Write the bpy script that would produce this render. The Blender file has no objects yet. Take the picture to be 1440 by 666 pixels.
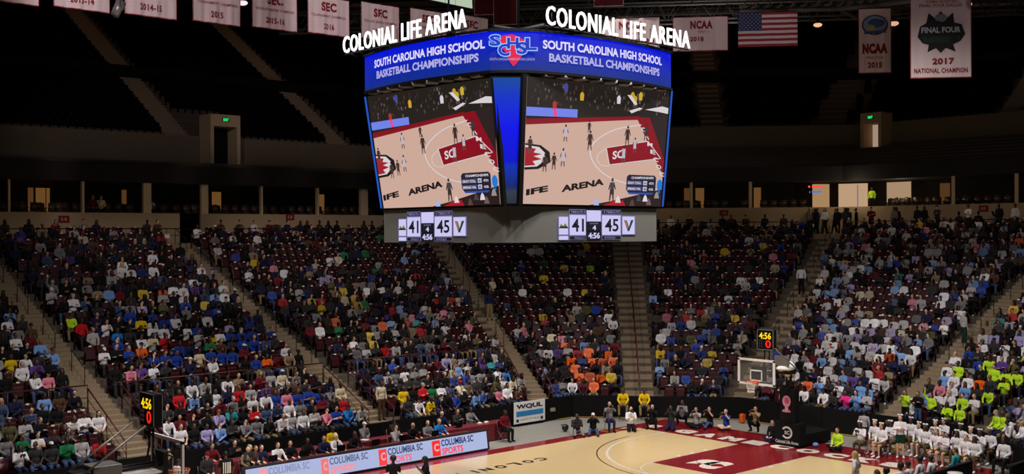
import bpy, bmesh, math, random
import numpy as np
from mathutils import Vector, Matrix, Quaternion
random.seed(7); rng = np.random.default_rng(7)
sc = bpy.context.scene; COL = sc.collection
V = Vector
# ------------------------------------------------------------------ camera (solved from the court markings)
CP = np.array([-26.4087, -28.2087, 9.2864]); YAW, PIT, ROLL, F = 0.738139, 0.0025380, -0.0049505, 1586.36
fw = np.array([math.sin(YAW)*math.cos(PIT), math.cos(YAW)*math.cos(PIT), -math.sin(PIT)])
_r = np.array([math.cos(YAW), -math.sin(YAW), 0]); _u = np.cross(_r, fw)
rt = math.cos(ROLL)*_r + math.sin(ROLL)*_u; up = -math.sin(ROLL)*_r + math.cos(ROLL)*_u
def proj(P):
    d = np.array(P, float) - CP; z = d @ fw
    return 720 + F*(d @ rt)/z, 333 - F*(d @ up)/z, z
def ray(x, y): return fw + rt*(x-720)/F - up*(y-333)/F
def gz(x, y, z=0.0):                 # point of the place at height z seen at photo pixel (x, y)
    d = ray(x, y); return V(CP + d*(z-CP[2])/d[2])
def gp(x, y, n, c):                  # point on the upright plane n.X = c
    d = ray(x, y); n = np.array(n, float); return V(CP + d*(c-CP@n)/(d@n))
cam = bpy.data.cameras.new('camera'); cam.sensor_width = 36; cam.lens = F/1440*36; cam.clip_end = 400
co = bpy.data.objects.new('camera', cam); COL.objects.link(co); sc.camera = co
co.matrix_world = Matrix(((rt[0], up[0], -fw[0], CP[0]), (rt[1], up[1], -fw[1], CP[1]), (rt[2], up[2], -fw[2], CP[2]), (0, 0, 0, 1)))

# ------------------------------------------------------------------ materials
def lin(c):
    return tuple((v/255/12.92 if v <= 10 else ((v/255+.055)/1.055)**2.4) for v in c)
MATS = {}
def mat(name, rgb=None, rough=.7, metal=0, noise=0, nscale=8, emit=None, estr=1, spec=.5, objcol=False, attr=None, alpha=None, bump=0):
    if name in MATS: return MATS[name]
    m = bpy.data.materials.new(name); m.use_nodes = True; nt = m.node_tree; b = nt.nodes['Principled BSDF']
    b.inputs['Roughness'].default_value = rough; b.inputs['Metallic'].default_value = metal
    b.inputs['Specular IOR Level'].default_value = spec
    src = None
    if rgb is not None: b.inputs['Base Color'].default_value = (*lin(rgb), 1)
    if objcol:
        n = nt.nodes.new('ShaderNodeObjectInfo'); src = n.outputs['Color']
    if attr:
        n = nt.nodes.new('ShaderNodeAttribute'); n.attribute_name = attr; src = n.outputs['Color']
    if noise:
        t = nt.nodes.new('ShaderNodeTexCoord'); nz = nt.nodes.new('ShaderNodeTexNoise'); nz.inputs['Scale'].default_value = nscale
        nz.inputs['Detail'].default_value = 3
        nt.links.new(t.outputs['Object'], nz.inputs['Vector'])
        mr = nt.nodes.new('ShaderNodeMapRange'); mr.inputs[3].default_value = 1-noise; mr.inputs[4].default_value = 1+noise
        nt.links.new(nz.outputs['Fac'], mr.inputs[0])
        mx = nt.nodes.new('ShaderNodeVectorMath'); mx.operation = 'SCALE'
        if src: nt.links.new(src, mx.inputs[0])
        else: mx.inputs[0].default_value = lin(rgb)
        nt.links.new(mr.outputs[0], mx.inputs['Scale']); src = mx.outputs[0]
        if bump:
            bp = nt.nodes.new('ShaderNodeBump'); bp.inputs['Strength'].default_value = bump
            nt.links.new(nz.outputs['Fac'], bp.inputs['Height']); nt.links.new(bp.outputs[0], b.inputs['Normal'])
    if src: nt.links.new(src, b.inputs['Base Color'])
    if emit is not None:
        b.inputs['Emission Color'].default_value = (*lin(emit), 1); b.inputs['Emission Strength'].default_value = estr
        b.inputs['Base Color'].default_value = (.01, .01, .01, 1); b.inputs['Specular IOR Level'].default_value = .03; b.inputs['Roughness'].default_value = .9
    if alpha is not None: b.inputs['Alpha'].default_value = alpha
    MATS[name] = m; return m
def em(rgb, s=1): return mat('lit_%d_%d_%d_%g' % (*rgb, s), emit=rgb, estr=s)
CLOTH = mat('cloth', rough=.9, objcol=True, noise=.12, nscale=14, spec=.2)
SKIN = mat('skin', rough=.55, objcol=True)
HAIR = mat('hair', rough=.6, objcol=True)
EYE = mat('eye', (25, 18, 15), .3); LIP = mat('lip', (120, 60, 55), .5)
CROWD = mat('crowd_cloth', rough=.85, attr='Col', spec=.25)
BLACK = mat('black_vinyl', (10, 9, 10), .8, spec=.2); MAROON = mat('maroon_paint', (120, 24, 36), .35, noise=.06)
DARKMET = mat('dark_metal', (38, 36, 36), .45, .6); WHITEP = mat('white_paint', (240, 236, 232), .4)
GREYMET = mat('grey_metal', (140, 138, 136), .4, .5)
SEATM = mat('maroon_seat_plastic', (62, 14, 21), .35, noise=.1, nscale=30); GLINT = mat('pale_glint', (240, 236, 230), .2)
CONC = mat('aisle_concrete', (146, 127, 103), .9, noise=.16, nscale=6)
TERR = mat('terrace_concrete', (92, 80, 68), .9, noise=.15, nscale=2)
WALLM = mat('beige_wall', (186, 162, 128), .85, noise=.05, nscale=3)
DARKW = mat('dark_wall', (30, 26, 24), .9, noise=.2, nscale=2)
FABM = mat('maroon_cloth', (112, 22, 36), .8, noise=.1, nscale=20)

# ------------------------------------------------------------------ mesh builder
class MB:
    def __init__(s): s.v = []; s.f = []; s.m = []; s.mats = []; s.sm = []
    def mi(s, m):
        if m not in s.mats: s.mats.append(m)
        return s.mats.index(m)
    def add(s, vs, fs, m, smooth=False):
        o = len(s.v); s.v += [tuple(v) for v in vs]; i = s.mi(m)
        for f in fs: s.f.append(tuple(o+k for k in f)); s.m.append(i); s.sm.append(smooth)
        return s
    def box(s, c, sz, m, M=None, bev=0):
        x, y, z = sz[0]/2, sz[1]/2, sz[2]/2; c = V(c)
        if bev:
            bm = bmesh.new(); bmesh.ops.create_cube(bm, size=1)
            for v in bm.verts: v.co = V((v.co.x*sz[0], v.co.y*sz[1], v.co.z*sz[2]))
            bmesh.ops.bevel(bm, geom=bm.edges[:], offset=bev, segments=2, affect='EDGES', profile=.5)
            bm.verts.index_update(); vs = [v.co.copy() for v in bm.verts]; fs = [[v.index for v in f.verts] for f in bm.faces]; bm.free()
        else:
            vs = [V((a, b, d)) for a in (-x, x) for b in (-y, y) for d in (-z, z)]
            fs = [(0, 1, 3, 2), (4, 6, 7, 5), (0, 4, 5, 1), (2, 3, 7, 6), (0, 2, 6, 4), (1, 5, 7, 3)]
        if M is not None: vs = [M @ v for v in vs]
        return s.add([v+c for v in vs], fs, m)
    def tube(s, a, b, r, m, n=8, r2=None):
        a, b = V(a), V(b); r2 = r if r2 is None else r2; d = (b-a)
        if d.length < 1e-6: return s
        q = d.to_track_quat('Z', 'Y'); vs = []
        for p, rr in ((a, r), (b, r2)):
            for k in range(n):
                t = 2*math.pi*k/n; vs.append(p + q @ V((rr*math.cos(t), rr*math.sin(t), 0)))
        fs = [(k, (k+1) % n, n+(k+1) % n, n+k) for k in range(n)] + [tuple(range(n-1, -1, -1)), tuple(range(n, 2*n))]
        return s.add(vs, fs, m, True)
    def path(s, pts, r, m, n=8):
        for a, b in zip(pts, pts[1:]): s.tube(a, b, r, m, n)
        return s
    def quad(s, a, b, c, d, m): return s.add([a, b, c, d], [(0, 1, 2, 3)], m)
    def slab(s, pts, n, th, m):          # polygon extruded by th along n
        n = V(n).normalized()*th; pts = [V(p) for p in pts]; k = len(pts)
        return s.add(pts+[p+n for p in pts], [tuple(range(k-1, -1, -1)), tuple(range(k, 2*k))]+[(i, (i+1) % k, k+(i+1) % k, k+i) for i in range(k)], m)
    def ell(s, c, r, m, M=None, nu=12, nv=8):
        c = V(c); vs = []; fs = []
        for j in range(nv+1):
            ph = math.pi*j/nv
            for i in range(nu):
                th = 2*math.pi*i/nu; p = V((r[0]*math.sin(ph)*math.cos(th), r[1]*math.sin(ph)*math.sin(th), r[2]*math.cos(ph)))
                if M is not None: p = M @ p
                vs.append(p+c)
        for j in range(nv):
            for i in range(nu): fs.append((j*nu+i, (j+1)*nu+i, (j+1)*nu+(i+1) % nu, j*nu+(i+1) % nu))
        return s.add(vs, fs, m, True)
    def mesh(s, name):
        me = bpy.data.meshes.new(name); me.from_pydata(s.v, [], s.f); me.validate()
        for m in s.mats: me.materials.append(m)
        if len(me.polygons) == len(s.m):
            me.polygons.foreach_set('material_index', s.m); me.polygons.foreach_set('use_smooth', s.sm)
        me.update(); return me
    def build(s, name, parent=None, loc=None):
        o = bpy.data.objects.new(name, s.mesh(name)); COL.objects.link(o)
        if parent: o.parent = parent
        if loc is not None: o.location = loc
        return o
def tag(o, label=None, cat=None, group=None, kind=None):
    if label: o['label'] = label
    if cat: o['category'] = cat
    if group: o['group'] = group
    if kind: o['kind'] = kind
    return o
def struct(o): o['kind'] = 'structure'; return o
def empty(name, loc, rz=0, label=None, cat=None, group=None):
    o = bpy.data.objects.new(name, None); COL.objects.link(o); o.location = loc; o.rotation_euler = (0, 0, rz); o.empty_display_size = .2
    return tag(o, label, cat, group)
def inst(name, me, parent=None, loc=(0, 0, 0), rot=(0, 0, 0), scale=1, color=None):
    o = bpy.data.objects.new(name, me); COL.objects.link(o); o.location = loc; o.rotation_euler = rot
    o.scale = (scale,)*3 if not hasattr(scale, '__len__') else scale
    if parent: o.parent = parent
    if color: o.color = (*lin(color), 1)
    return o
_tc = {}
def text2d(s, bold=.0, ext=0.0, sp=1.0):         # letters in the XY plane, width and height measured
    key = (s, bold, ext, sp)
    if key in _tc: return _tc[key]
    cu = bpy.data.curves.new('t', 'FONT'); cu.body = s; cu.size = 1; cu.offset = bold; cu.extrude = ext; cu.resolution_u = 3; cu.space_character = sp
    o = bpy.data.objects.new('t', cu); COL.objects.link(o); bpy.context.view_layer.update()
    me = bpy.data.meshes.new_from_object(o.evaluated_get(bpy.context.evaluated_depsgraph_get()))
    vs = [v.co.copy() for v in me.vertices]; fs = [tuple(p.vertices) for p in me.polygons]
    bpy.data.objects.remove(o); bpy.data.curves.remove(cu); bpy.data.meshes.remove(me)
    x0 = min(v.x for v in vs); x1 = max(v.x for v in vs); y0 = min(v.y for v in vs); y1 = max(v.y for v in vs)
    vs = [((v.x-x0)/(x1-x0), (v.y-y0)/(y1-y0), v.z) for v in vs]
    _tc[key] = (vs, fs); return _tc[key]
def put_text(mb, s, o, r, u, m, bold=.02, n=None, ext=0.0, map2=None, sp=1.0):
    """letters fill the box from corner o along r (width vector) and u (height vector)"""
    o, r, u = V(o), V(r), V(u); vs, fs = text2d(s, bold, .5 if ext else 0, sp)
    nn = (n if n is not None else r.cross(u).normalized())
    if map2: mb.add([map2(v[0], v[1]) for v in vs], fs, m)
    else: mb.add([o + r*v[0] + u*v[1] + nn*(v[2]*ext) for v in vs], fs, m)

# ------------------------------------------------------------------ the bowl in plan
S49, C49 = math.sin(math.radians(49)), math.cos(math.radians(49))
Y0, D0, X0 = 12.3, 19.0, 20.0
def seam1(t): return V(((D0+t-C49*(Y0+t))/S49, Y0+t, 0))
def seam2(t): return V((X0+t, (D0+t-S49*(X0+t))/C49, 0))
def seam3(t): p = seam2(t); return V((p.x, -p.y, 0))
def P4(t): return seam3(t) + V((-C49, -S49, 0))*9
def pleft(t): return [V((-24, Y0+t, 0)), seam1(t)]
def pright(t): return [seam1(t), seam2(t), seam3(t), P4(t)]
def Z(p, z): return V((p.x, p.y, z))
RD, RR, ZB = .82, .33, .6
def aisle_c(i, t):
    if i == 1: return V((-8, Y0+t, 0))
    if i == 2: return V((3, Y0+t, 0))
    if i == 3: return V((12.5+.47*t, Y0+t, 0))
    if i == 4: return V((16.9+.7218*t, 9.77+.692*t, 0))
    if i == 5: return seam2(t)
    if i == 6: return V((X0+t, -1.85-.012*t, 0))
    if i == 7: return seam3(t) + V((0, -.3, 0))
AW = {1: .62, 2: .6, 3: .62, 4: .72, 5: .62, 6: .6, 7: .6}
def terrace(name, pf, rows, t_start, z_start, rd, rr, zlow):
    mb = MB()
    for k in range(rows):
        a, b = pf(t_start+k*rd), pf(t_start+(k+1)*rd); z = z_start+k*rr; zl = zlow if k == 0 else z-rr
        for i in range(len(a)-1):
            mb.quad(Z(a[i], zl), Z(a[i+1], zl), Z(a[i+1], z), Z(a[i], z), TERR)
            mb.quad(Z(a[i], z), Z(a[i+1], z), Z(b[i+1], z), Z(b[i], z), TERR)
    return struct(mb.build(name))
NL, NR = 25, 26
terrace('seating_terrace', pleft, NL, 0, ZB, RD, RR, 0); terrace('seating_terrace', pright, NR, 0, ZB, RD, RR, 0)
def stairs(i, rows, t_start, z_start, rd, rr, cen, hw, nm='staircase', nose=True):
    mb = MB()
    for k in range(rows):
        for h in (0, 1):
            if k == 0 and h == 0: continue
            t0 = t_start+k*rd+(0 if h else -rd/2)-.03; t1 = t0+rd/2+.0; z = z_start+k*rr-(0 if h else rr/2)+.012
            a, b = cen(t0), cen(t1); d = (b-a).normalized(); s_ = V((-d.y, d.x, 0))
            w0 = hw(t0)
            p = [a+s_*w0, a-s_*w0, b-s_*w0, b+s_*w0]
            mb.add([Z(q, z-rr/2-.01) for q in p]+[Z(q, z) for q in p], [(4, 5, 6, 7), (0, 1, 5, 4), (1, 2, 6, 5), (2, 3, 7, 6), (3, 0, 4, 7)], CONC)
    return struct(mb.build(nm))
for i in (1, 2, 3, 4, 5, 6, 7):
    n = NL if i < 4 else NR
    ts = 0 if i not in (1, 2, 3) else 0
    stairs(i, n, ts, ZB, RD, RR, lambda t, i=i: aisle_c(i, t), lambda t, i=i: AW[i]+(.012*t if i == 4 else 0))

# platform, back wall, suites, fascia, upper deck
TP = {0: NL*RD, 1: NR*RD}; ZP = {0: ZB+NL*RR, 1: ZB+NR*RR}        # 8.85, 9.18
TW = {0: 24.0, 1: 25.0}; ZW = {0: 10.65, 1: 11.1}; ZO = {0: 12.45, 1: 12.97}; ZF = {0: 13.55, 1: 14.0}
PF = {0: pleft, 1: pright}
def strip(mb, g, t0, z0, t1, z1, m):
    a, b = PF[g](t0), PF[g](t1)
    for i in range(len(a)-1): mb.quad(Z(a[i], z0), Z(a[i+1], z0), Z(b[i+1], z1), Z(b[i], z1), m)
def along(P, Q, a, b): return P+(Q-P).normalized()*a, P+(Q-P).normalized()*b
for g in (0, 1):
    mb = MB(); strip(mb, g, TP[g]-.01, ZP[g]-.33, TP[g]-.01, ZP[g], CONC); strip(mb, g, TP[g]-.01, ZP[g], TW[g]+.1, ZP[g], CONC)
    struct(mb.build('floor_platform'))
    # beige parapet wall with two passages cut out
    mb = MB(); a = PF[g](TW[g]); gaps = {0: [(0, 2.4, 4.15)], 1: [(1, None, None)]}[g]
    for i in range(len(a)-1):
        segs = [(0, (a[i+1]-a[i]).length)]
        if g == 0:
            x1, x2 = 4.9+24, 6.3+24; segs = [(0, x1), (x2, segs[0][1])]
        elif i == 1:
            L = segs[0][1]; ya = a[1].y
            segs = [(0, ya-18.9), (ya-16.6, L)]
        for s0, s1 in segs:
            p, q = along(a[i], a[i+1], s0, s1); d = (q-p).normalized(); n = V((-d.y, d.x, 0))
            if n.dot(p) < 0: n = -n
            mb.slab([Z(p, ZP[g]), Z(q, ZP[g]), Z(q, ZW[g]), Z(p, ZW[g])], n, .2, WALLM)
    struct(mb.build('wall_concourse'))
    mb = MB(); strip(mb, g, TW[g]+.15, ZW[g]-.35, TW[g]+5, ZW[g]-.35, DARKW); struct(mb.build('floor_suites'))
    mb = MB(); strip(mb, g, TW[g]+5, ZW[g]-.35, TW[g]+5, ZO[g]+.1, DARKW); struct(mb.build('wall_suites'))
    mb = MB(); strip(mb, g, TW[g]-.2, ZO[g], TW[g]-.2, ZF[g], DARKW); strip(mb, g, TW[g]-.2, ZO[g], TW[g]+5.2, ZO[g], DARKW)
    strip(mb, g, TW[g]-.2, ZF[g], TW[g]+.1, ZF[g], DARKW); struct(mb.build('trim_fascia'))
UB = {0: (30.0, 14.1, 16.0), 1: (31.0, 15.6, 17.5)}     # upper wall: t, floor, top
for g, rows in ((0, 6), (1, 7)):
    t0 = TW[g]+.1; rd = (UB[g][0]-t0-.6)/rows; rr = (UB[g][1]-ZF[g]+.3)/rows
    terrace('upper_terrace', PF[g], rows, t0, ZF[g]-.3+rr, rd, rr, ZF[g]-.3)
    mb = MB(); strip(mb, g, UB[g][0]-.62, UB[g][1]+.02, UB[g][0], UB[g][1]+.02, TERR); UW = mat('upper_wall', (110, 96, 78), .9, noise=.1, nscale=2); strip(mb, g, UB[g][0], UB[g][1]-1, UB[g][0], UB[g][2], UW)
    strip(mb, g, UB[g][0], UB[g][2], UB[g][0]+.2, UB[g][2], UW); struct(mb.build('wall_upper_deck'))
    n = 28; terrace('upper_terrace', PF[g], n, UB[g][0]+.2, UB[g][2]-.1, .82, .5, UB[g][2]-.6)
def u_aisle(base, d, g, t0rows=28):
    d = V(d).normalized(); tb = UB[g][0]+.2; b = V((*base, 0))
    n = {0: V((0, 1, 0)), 1: None}[0] if g == 0 else None
    def cen(t): return b+d*((t-tb)/1.0)
    stairs(0, t0rows, tb, UB[g][2]-.1, .82, .5, cen, lambda t: .85, 'upper_staircase')
u_aisle((7.9, Y0+30.2), (.0, 1, 0), 0); u_aisle((20.7, Y0+30.2), (.02, 1, 0), 0)
u_aisle((44.0, 26.0), (.75, .66, 0), 1); u_aisle((X0+31.2, 19.9), (1, .3, 0), 1, 26); u_aisle((X0+31.2, 6.1), (1, .1, 0), 1, 26)
# black panels standing in for the shadow break across the lit upper stairs
for g, (zt, tt) in {0: (20.6, 38.0), 1: (22.0, 39.0)}.items():
    mb = MB(); strip(mb, g, tt, zt-.4, tt, zt+.95, BLACK); strip(mb, g, tt, zt+.95, tt+.1, zt+.95, BLACK); struct(mb.build('trim_shadow_break'))
# back of the hall and roof
mb = MB()
for g in (0, 1): strip(mb, g, 56, 8, 56, 36, DARKW)
struct(mb.build('wall_back'))
ROOFM = mat('roof_deck', (70, 66, 64), .8, noise=.1)
mb = MB(); mb.box((15, 15, 33), (160, 160, .4), mat('roof_dark', (26, 24, 24), .9)); struct(mb.build('ceiling'))
mb = MB(); mb.box((10, 8, -.13), (64, 56, .2), mat('arena_floor', (150, 146, 138), .6, noise=.08, nscale=1.5)); struct(mb.build('floor'))

# ------------------------------------------------------------------ court
WOOD = mat('maple', (232, 202, 150), .22, noise=.05, nscale=3); nt = WOOD.node_tree; b = nt.nodes['Principled BSDF']
MAR = mat('court_maroon', (142, 28, 36), .2); LINEW = mat('court_white', (236, 226, 212), .3); LINEB = mat('court_black', (30, 24, 22), .3)
PLANK = nt.nodes.new('ShaderNodeTexWave'); PLANK.bands_direction = 'Y'; PLANK.inputs['Scale'].default_value = 2.8; PLANK.inputs['Distortion'].default_value = .4
tc = nt.nodes.new('ShaderNodeTexCoord'); nt.links.new(tc.outputs['Object'], PLANK.inputs[0])
old = b.inputs['Base Color'].links[0].from_socket; mr = nt.nodes.new('ShaderNodeMapRange'); mr.inputs[3].default_value = .95; mr.inputs[4].default_value = 1.03
nt.links.new(PLANK.outputs['Fac'], mr.inputs[0]); mx = nt.nodes.new('ShaderNodeVectorMath'); mx.operation = 'SCALE'
nt.links.new(old, mx.inputs[0]); nt.links.new(mr.outputs[0], mx.inputs['Scale']); nt.links.new(mx.outputs[0], b.inputs['Base Color'])
mb = MB(); mb.box((0, 0, -.025), (34.4, 16.8, .05), MAR); mb.box((0, 0, -.02), (28.66, 15.24, .048), WOOD)
def arc(mb, c, r, a0, a1, w, z, m, n=60):
    for k in range(n):
        p, q = [math.radians(a0+(a1-a0)*j/n) for j in (k, k+1)]
        mb.quad(*[V((c[0]+rr*math.cos(a), c[1]+rr*math.sin(a), z)) for rr, a in ((r-w/2, p), (r+w/2, p), (r+w/2, q), (r-w/2, q))], m)
def rect(mb, x0, y0, x1, y1, z, m): mb.quad((x0, y0, z), (x1, y0, z), (x1, y1, z), (x0, y1, z), m)
for s in (1, -1):
    x0, x1 = sorted((s*8.54, s*14.34)); rect(mb, x0, -1.83, x1, 1.83, .006, MAR)
    cx = s*12.73
    a0, a1 = (94, 266) if s > 0 else (-86, 86)
    arc(mb, (cx, 0), 6.02, a0, a1, .11, .008, LINEW); arc(mb, (cx, 0), 6.45, a0, a1, .05, .008, LINEB)
    for yy in (5.98, -5.98): x_, X_ = sorted((cx-s*.42, s*14.3)); rect(mb, x_, yy-.05, X_, yy+.05, .008, LINEW)
    arc(mb, (s*8.54, 0), 1.83, 90 if s > 0 else -90, 270 if s > 0 else 90, .06, .008, LINEW, 30)
    for yy in (1.83, -1.83):
        x_, X_ = sorted((s*8.5, s*14.3)); rect(mb, x_, yy-.02, X_, yy+.02, .009, LINEW)
        for xx in (12.2, 11.3, 10.4): rect(mb, s*xx-.1, yy-.0, s*xx+.1, yy+(.22 if yy > 0 else -.22), .009, LINEW)
    # "SC" roundel lettering in the lane
    o = V((s*10.35-.55, 0, .012)); r_ = V((1.0, 0, 0)); 
rect(mb, -.03, -7.6, .03, 7.6, .008, LINEW); arc(mb, (0, 0), 1.83, 0, 360, .06, .008, LINEW)
def flat_logo(mb, c, rdir, udir, w, h, z):
    c, rdir, udir = V(c), V(rdir), V(udir)
    for s_, (dx, dy), k in (('S', (-.30, .0), 1.0), ('C', (.0, -.0), 1.1)):
        put_text(mb, s_, c+rdir*(dx*w-.0)+udir*(-.5*h*k+dy), rdir*(.5*w), udir*(h*k), LINEW, .1)
flat_logo(mb, (9.95, .25, .012), (0, -1, 0), (1, 0, 0), 1.9, 1.5, 0)
for k, ch in enumerate('GAMECOCKS'):
    y = 5.44-k*1.325; put_text(mb, ch, (14.66, y+.5, .012), (0, -1.0, 0), (.92, 0, 0), LINEW, .09)
put_text(mb, 'C', (14.75, 7.75, .012), (0, -.7, 0), (.8, 0, 0), LINEW, .12)
tx = 'COLONIAL LIFE ARENA'
for k, ch in enumerate(tx):
    if ch != ' ': put_text(mb, ch, (5.76+.24-k*.75, 5.68, .012), (-.48 if ch != 'I' else -.14, 0, 0), (0, -.52, 0), LINEB, .04)
tx = 'SOUTH CAROLINA'
struct(mb.build('court_floor'))
# orange sponsor decals at the corner
mb = MB(); rect(mb, 12.3, 7.72, 13.2, 8.25, .012, mat('orange_decal', (216, 120, 44), .3)); rect(mb, 13.5, 7.9, 13.9, 8.15, .012, LINEW); tag(mb.build('floor_decal'), 'orange rectangular decal stuck on the maroon court border near the far corner', 'decal')

# ------------------------------------------------------------------ barrier round the court
mb = MB(); ptsB = [V((-24, 12.2, 0)), V((14.5, 12.2, 0)), V((20, 5.9, 0)), V((20, -5.9, 0)), V((13, -14, 0))]
for a, b_ in zip(ptsB, ptsB[1:]):
    d = (b_-a).normalized(); n = V((-d.y, d.x, 0)); L = (b_-a).length; k = max(1, round(L/2.4))
    for i in range(k):
        p, q = a+d*(L*i/k+.012), a+d*(L*(i+1)/k-.012)
        mb.slab([Z(p, 0.02), Z(q, 0.02), Z(q, 1.08), Z(p, 1.08)], n, -.08 if n.dot(a) > 0 else .08, BLACK)
tag(mb.build('court_barrier'), 'long black padded barrier wall that separates the court from the crowd', 'barrier')
mb = MB(); YL = mat('yellow_tape', (190, 150, 40), .6)
for a, b_ in ((V((13.2, 12.02, .012)), V((14.3, 12.02, .012))), (V((14.5, 11.95, .012)), V((19.7, 5.9, .012))), (V((19.75, 5.9, .012)), V((19.75, -4, .012)))):
    d = (b_-a).normalized()*1; n = V((-d.y, d.x, 0))*.07; mb.quad(a+n, b_+n, b_-n, a-n, YL)
tag(mb.build('floor_tape'), 'yellow safety tape stripe on the floor along the black barrier', 'tape')
s = empty('banner_sign', (11.25, 11.98, 0), 0, 'white sponsor sign with WQUL in navy over a blue bar on the barrier', 'sign')
mb = MB(); mb.box((0, 0, .62), (2.06, .05, 1.06), WHITEP, bev=.01); mb.build('board', s)
mb = MB(); NAVY = mat('navy_print', (28, 36, 66), .5); put_text(mb, 'WQUL', (-.9, -.03, .78), (1.75, 0, 0), (0, 0, .26), NAVY, .05)
mb.box((0, -.03, .58), (1.8, .008, .25), mat('blue_print', (40, 130, 196), .5)); put_text(mb, 'HOUSE OF THE DJ', (-.62, -.03, .22), (1.24, 0, 0), (0, 0, .11), NAVY, .0)
mb.box((-.82, -.03, .26), (.16, .008, .14), NAVY); mb.box((.8, -.03, .26), (.16, .008, .14), NAVY); mb.build('lettering', s)
mb = MB(); mb.quad(V((-1.03, -.027, .09)), V((1.03, -.027, .09)), V((1.03, -.027, .12)), V((-1.03, -.027, .12)), NAVY); mb.build('border', s)

# ------------------------------------------------------------------ rails in the stands
RAILM = mat('maroon_rail', (88, 28, 34), .45, .2); BRAIL = mat('bronze_rail', (92, 58, 44), .45, .5)
def rail(name, pts, h, label, m=RAILM, step=1.6, mid=True, infill=False):
    pts = [V(p) for p in pts]; mb = MB(); o = pts[0].copy(); pts = [p-o for p in pts]
    mb.path([p+V((0, 0, h)) for p in pts], .03, m)
    if mid: mb.path([p+V((0, 0, h*.55)) for p in pts], .015, m, 6)
    e = empty(name, o, 0, label, 'railing'); mb.build('top_rail', e)
    for j, (a, b_) in enumerate(zip(pts, pts[1:])):
        L = (b_-a).length; k = max(1, round(L/step))
        for i in range(0 if j == 0 else 1, k+1): p = a.lerp(b_, i/k); rt_ = MB(); rt_.tube(p, p+V((0, 0, h)), .022, m, 6); rt_.build('post', e)
    return e
K5 = 5
zr = ZB+K5*RR
def trow(k): return k*RD
rail('guard_rail', [Z(V((-24, Y0+4.15, 0)), zr), Z(V((-8.7, Y0+4.15, 0)), zr)], 1.1, 'maroon guard rail crossing the far left block above its front rows', BRAIL)
rail('guard_rail', [Z(V((-7.3, Y0+4.15, 0)), zr), Z(V((2.3, Y0+4.15, 0)), zr)], 1.1, 'maroon guard rail crossing the left block beside the shot clock', BRAIL)
rail('guard_rail', [Z(V((3.7, Y0+4.15, 0)), zr), Z(V((13.6, Y0+4.15, 0)), zr)], 1.1, 'maroon guard rail crossing the crowd above the courtside tables')
def zt(t): return ZB+RR*math.floor(t/RD+1e-6)
for i, t0, t1, nm in ((1, .5, 4.1, 'of the leftmost stairs'), (2, .5, 4.1, 'of the second stairs from the left'), (3, .5, 4.1, 'of the stairs above the white sign')):
    for s_, w in ((-1, 'left'), (1, 'right')):
        a, b_ = aisle_c(i, t0), aisle_c(i, t1); d = (b_-a).normalized(); n = V((d.y, -d.x, 0))*s_*(AW[i]+.08)
        rail('stair_rail', [Z(a+n, zt(t0)), Z(b_+n, zt(t1)+.02)], .95, 'sloping maroon rail on the %s side %s' % (w, nm))
a, b_ = aisle_c(4, .3), aisle_c(4, 21)
rail('stair_rail', [Z(a, ZB+.05), Z(b_, ZB+.05+21*RR/RD)], .9, 'long maroon centre rail running up the wide middle stairs')
for i, nm in ((1, 'leftmost'), (2, 'second from the left'), (3, 'third from the left'), (5, 'the one behind the right basket'), (6, 'rightmost')):
    for t in (6.2, 9.5, 12.8, 16.1, 19.3):
        p = aisle_c(i, t); q = aisle_c(i, t+1.4); mb = MB(); z0, z1 = zt(t), zt(t+1.4); o = Z(p, z0)
        mb.tube((0, 0, 0), (0, 0, .9), .02, DARKMET, 6); mb.tube((0, 0, .88), Z(q, z1)+V((0, 0, .88))-o, .022, DARKMET, 6); mb.tube(Z(q, z1)-o, Z(q, z1)+V((0, 0, .88))-o, .02, DARKMET, 6)
        h = {6.2: 'lowest', 9.5: 'second lowest', 12.8: 'middle', 16.1: 'second highest', 19.3: 'highest'}[t]
        tag(mb.build('stair_handrail', None, o), '%s short dark handrail on the stairs, %s' % (h, nm), 'handrail', 'handrails in the stairs')
for g, a0, b0, nm in ((0, V((-16, Y0+20.65, 0)), V((4.3, Y0+20.65, 0)), 'in front of the wheelchair platform at far left'), (0, V((6.9, Y0+20.65, 0)), V((20.8, Y0+20.65, 0)), 'in front of the platform left of the scoreboard')):
    rail('platform_rail', [Z(a0, ZP[g]), Z(b0, ZP[g])], .85, 'thin dark rail '+nm, DARKMET, 1.9)
a = pright(21.4)
rail('platform_rail', [Z(a[0]+V((2, -1.7, 0)), ZP[1]), Z(a[1]+V((-1.2, 1, 0)), ZP[1])], .85, 'thin dark rail in front of the platform right of the scoreboard', DARKMET, 1.9)
rail('platform_rail', [Z(a[1]+V((0, -1.2, 0)), ZP[1]), Z(a[2]+V((0, 1, 0)), ZP[1])], .85, 'thin dark rail in front of the platform at the far right', DARKMET, 1.9)

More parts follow.
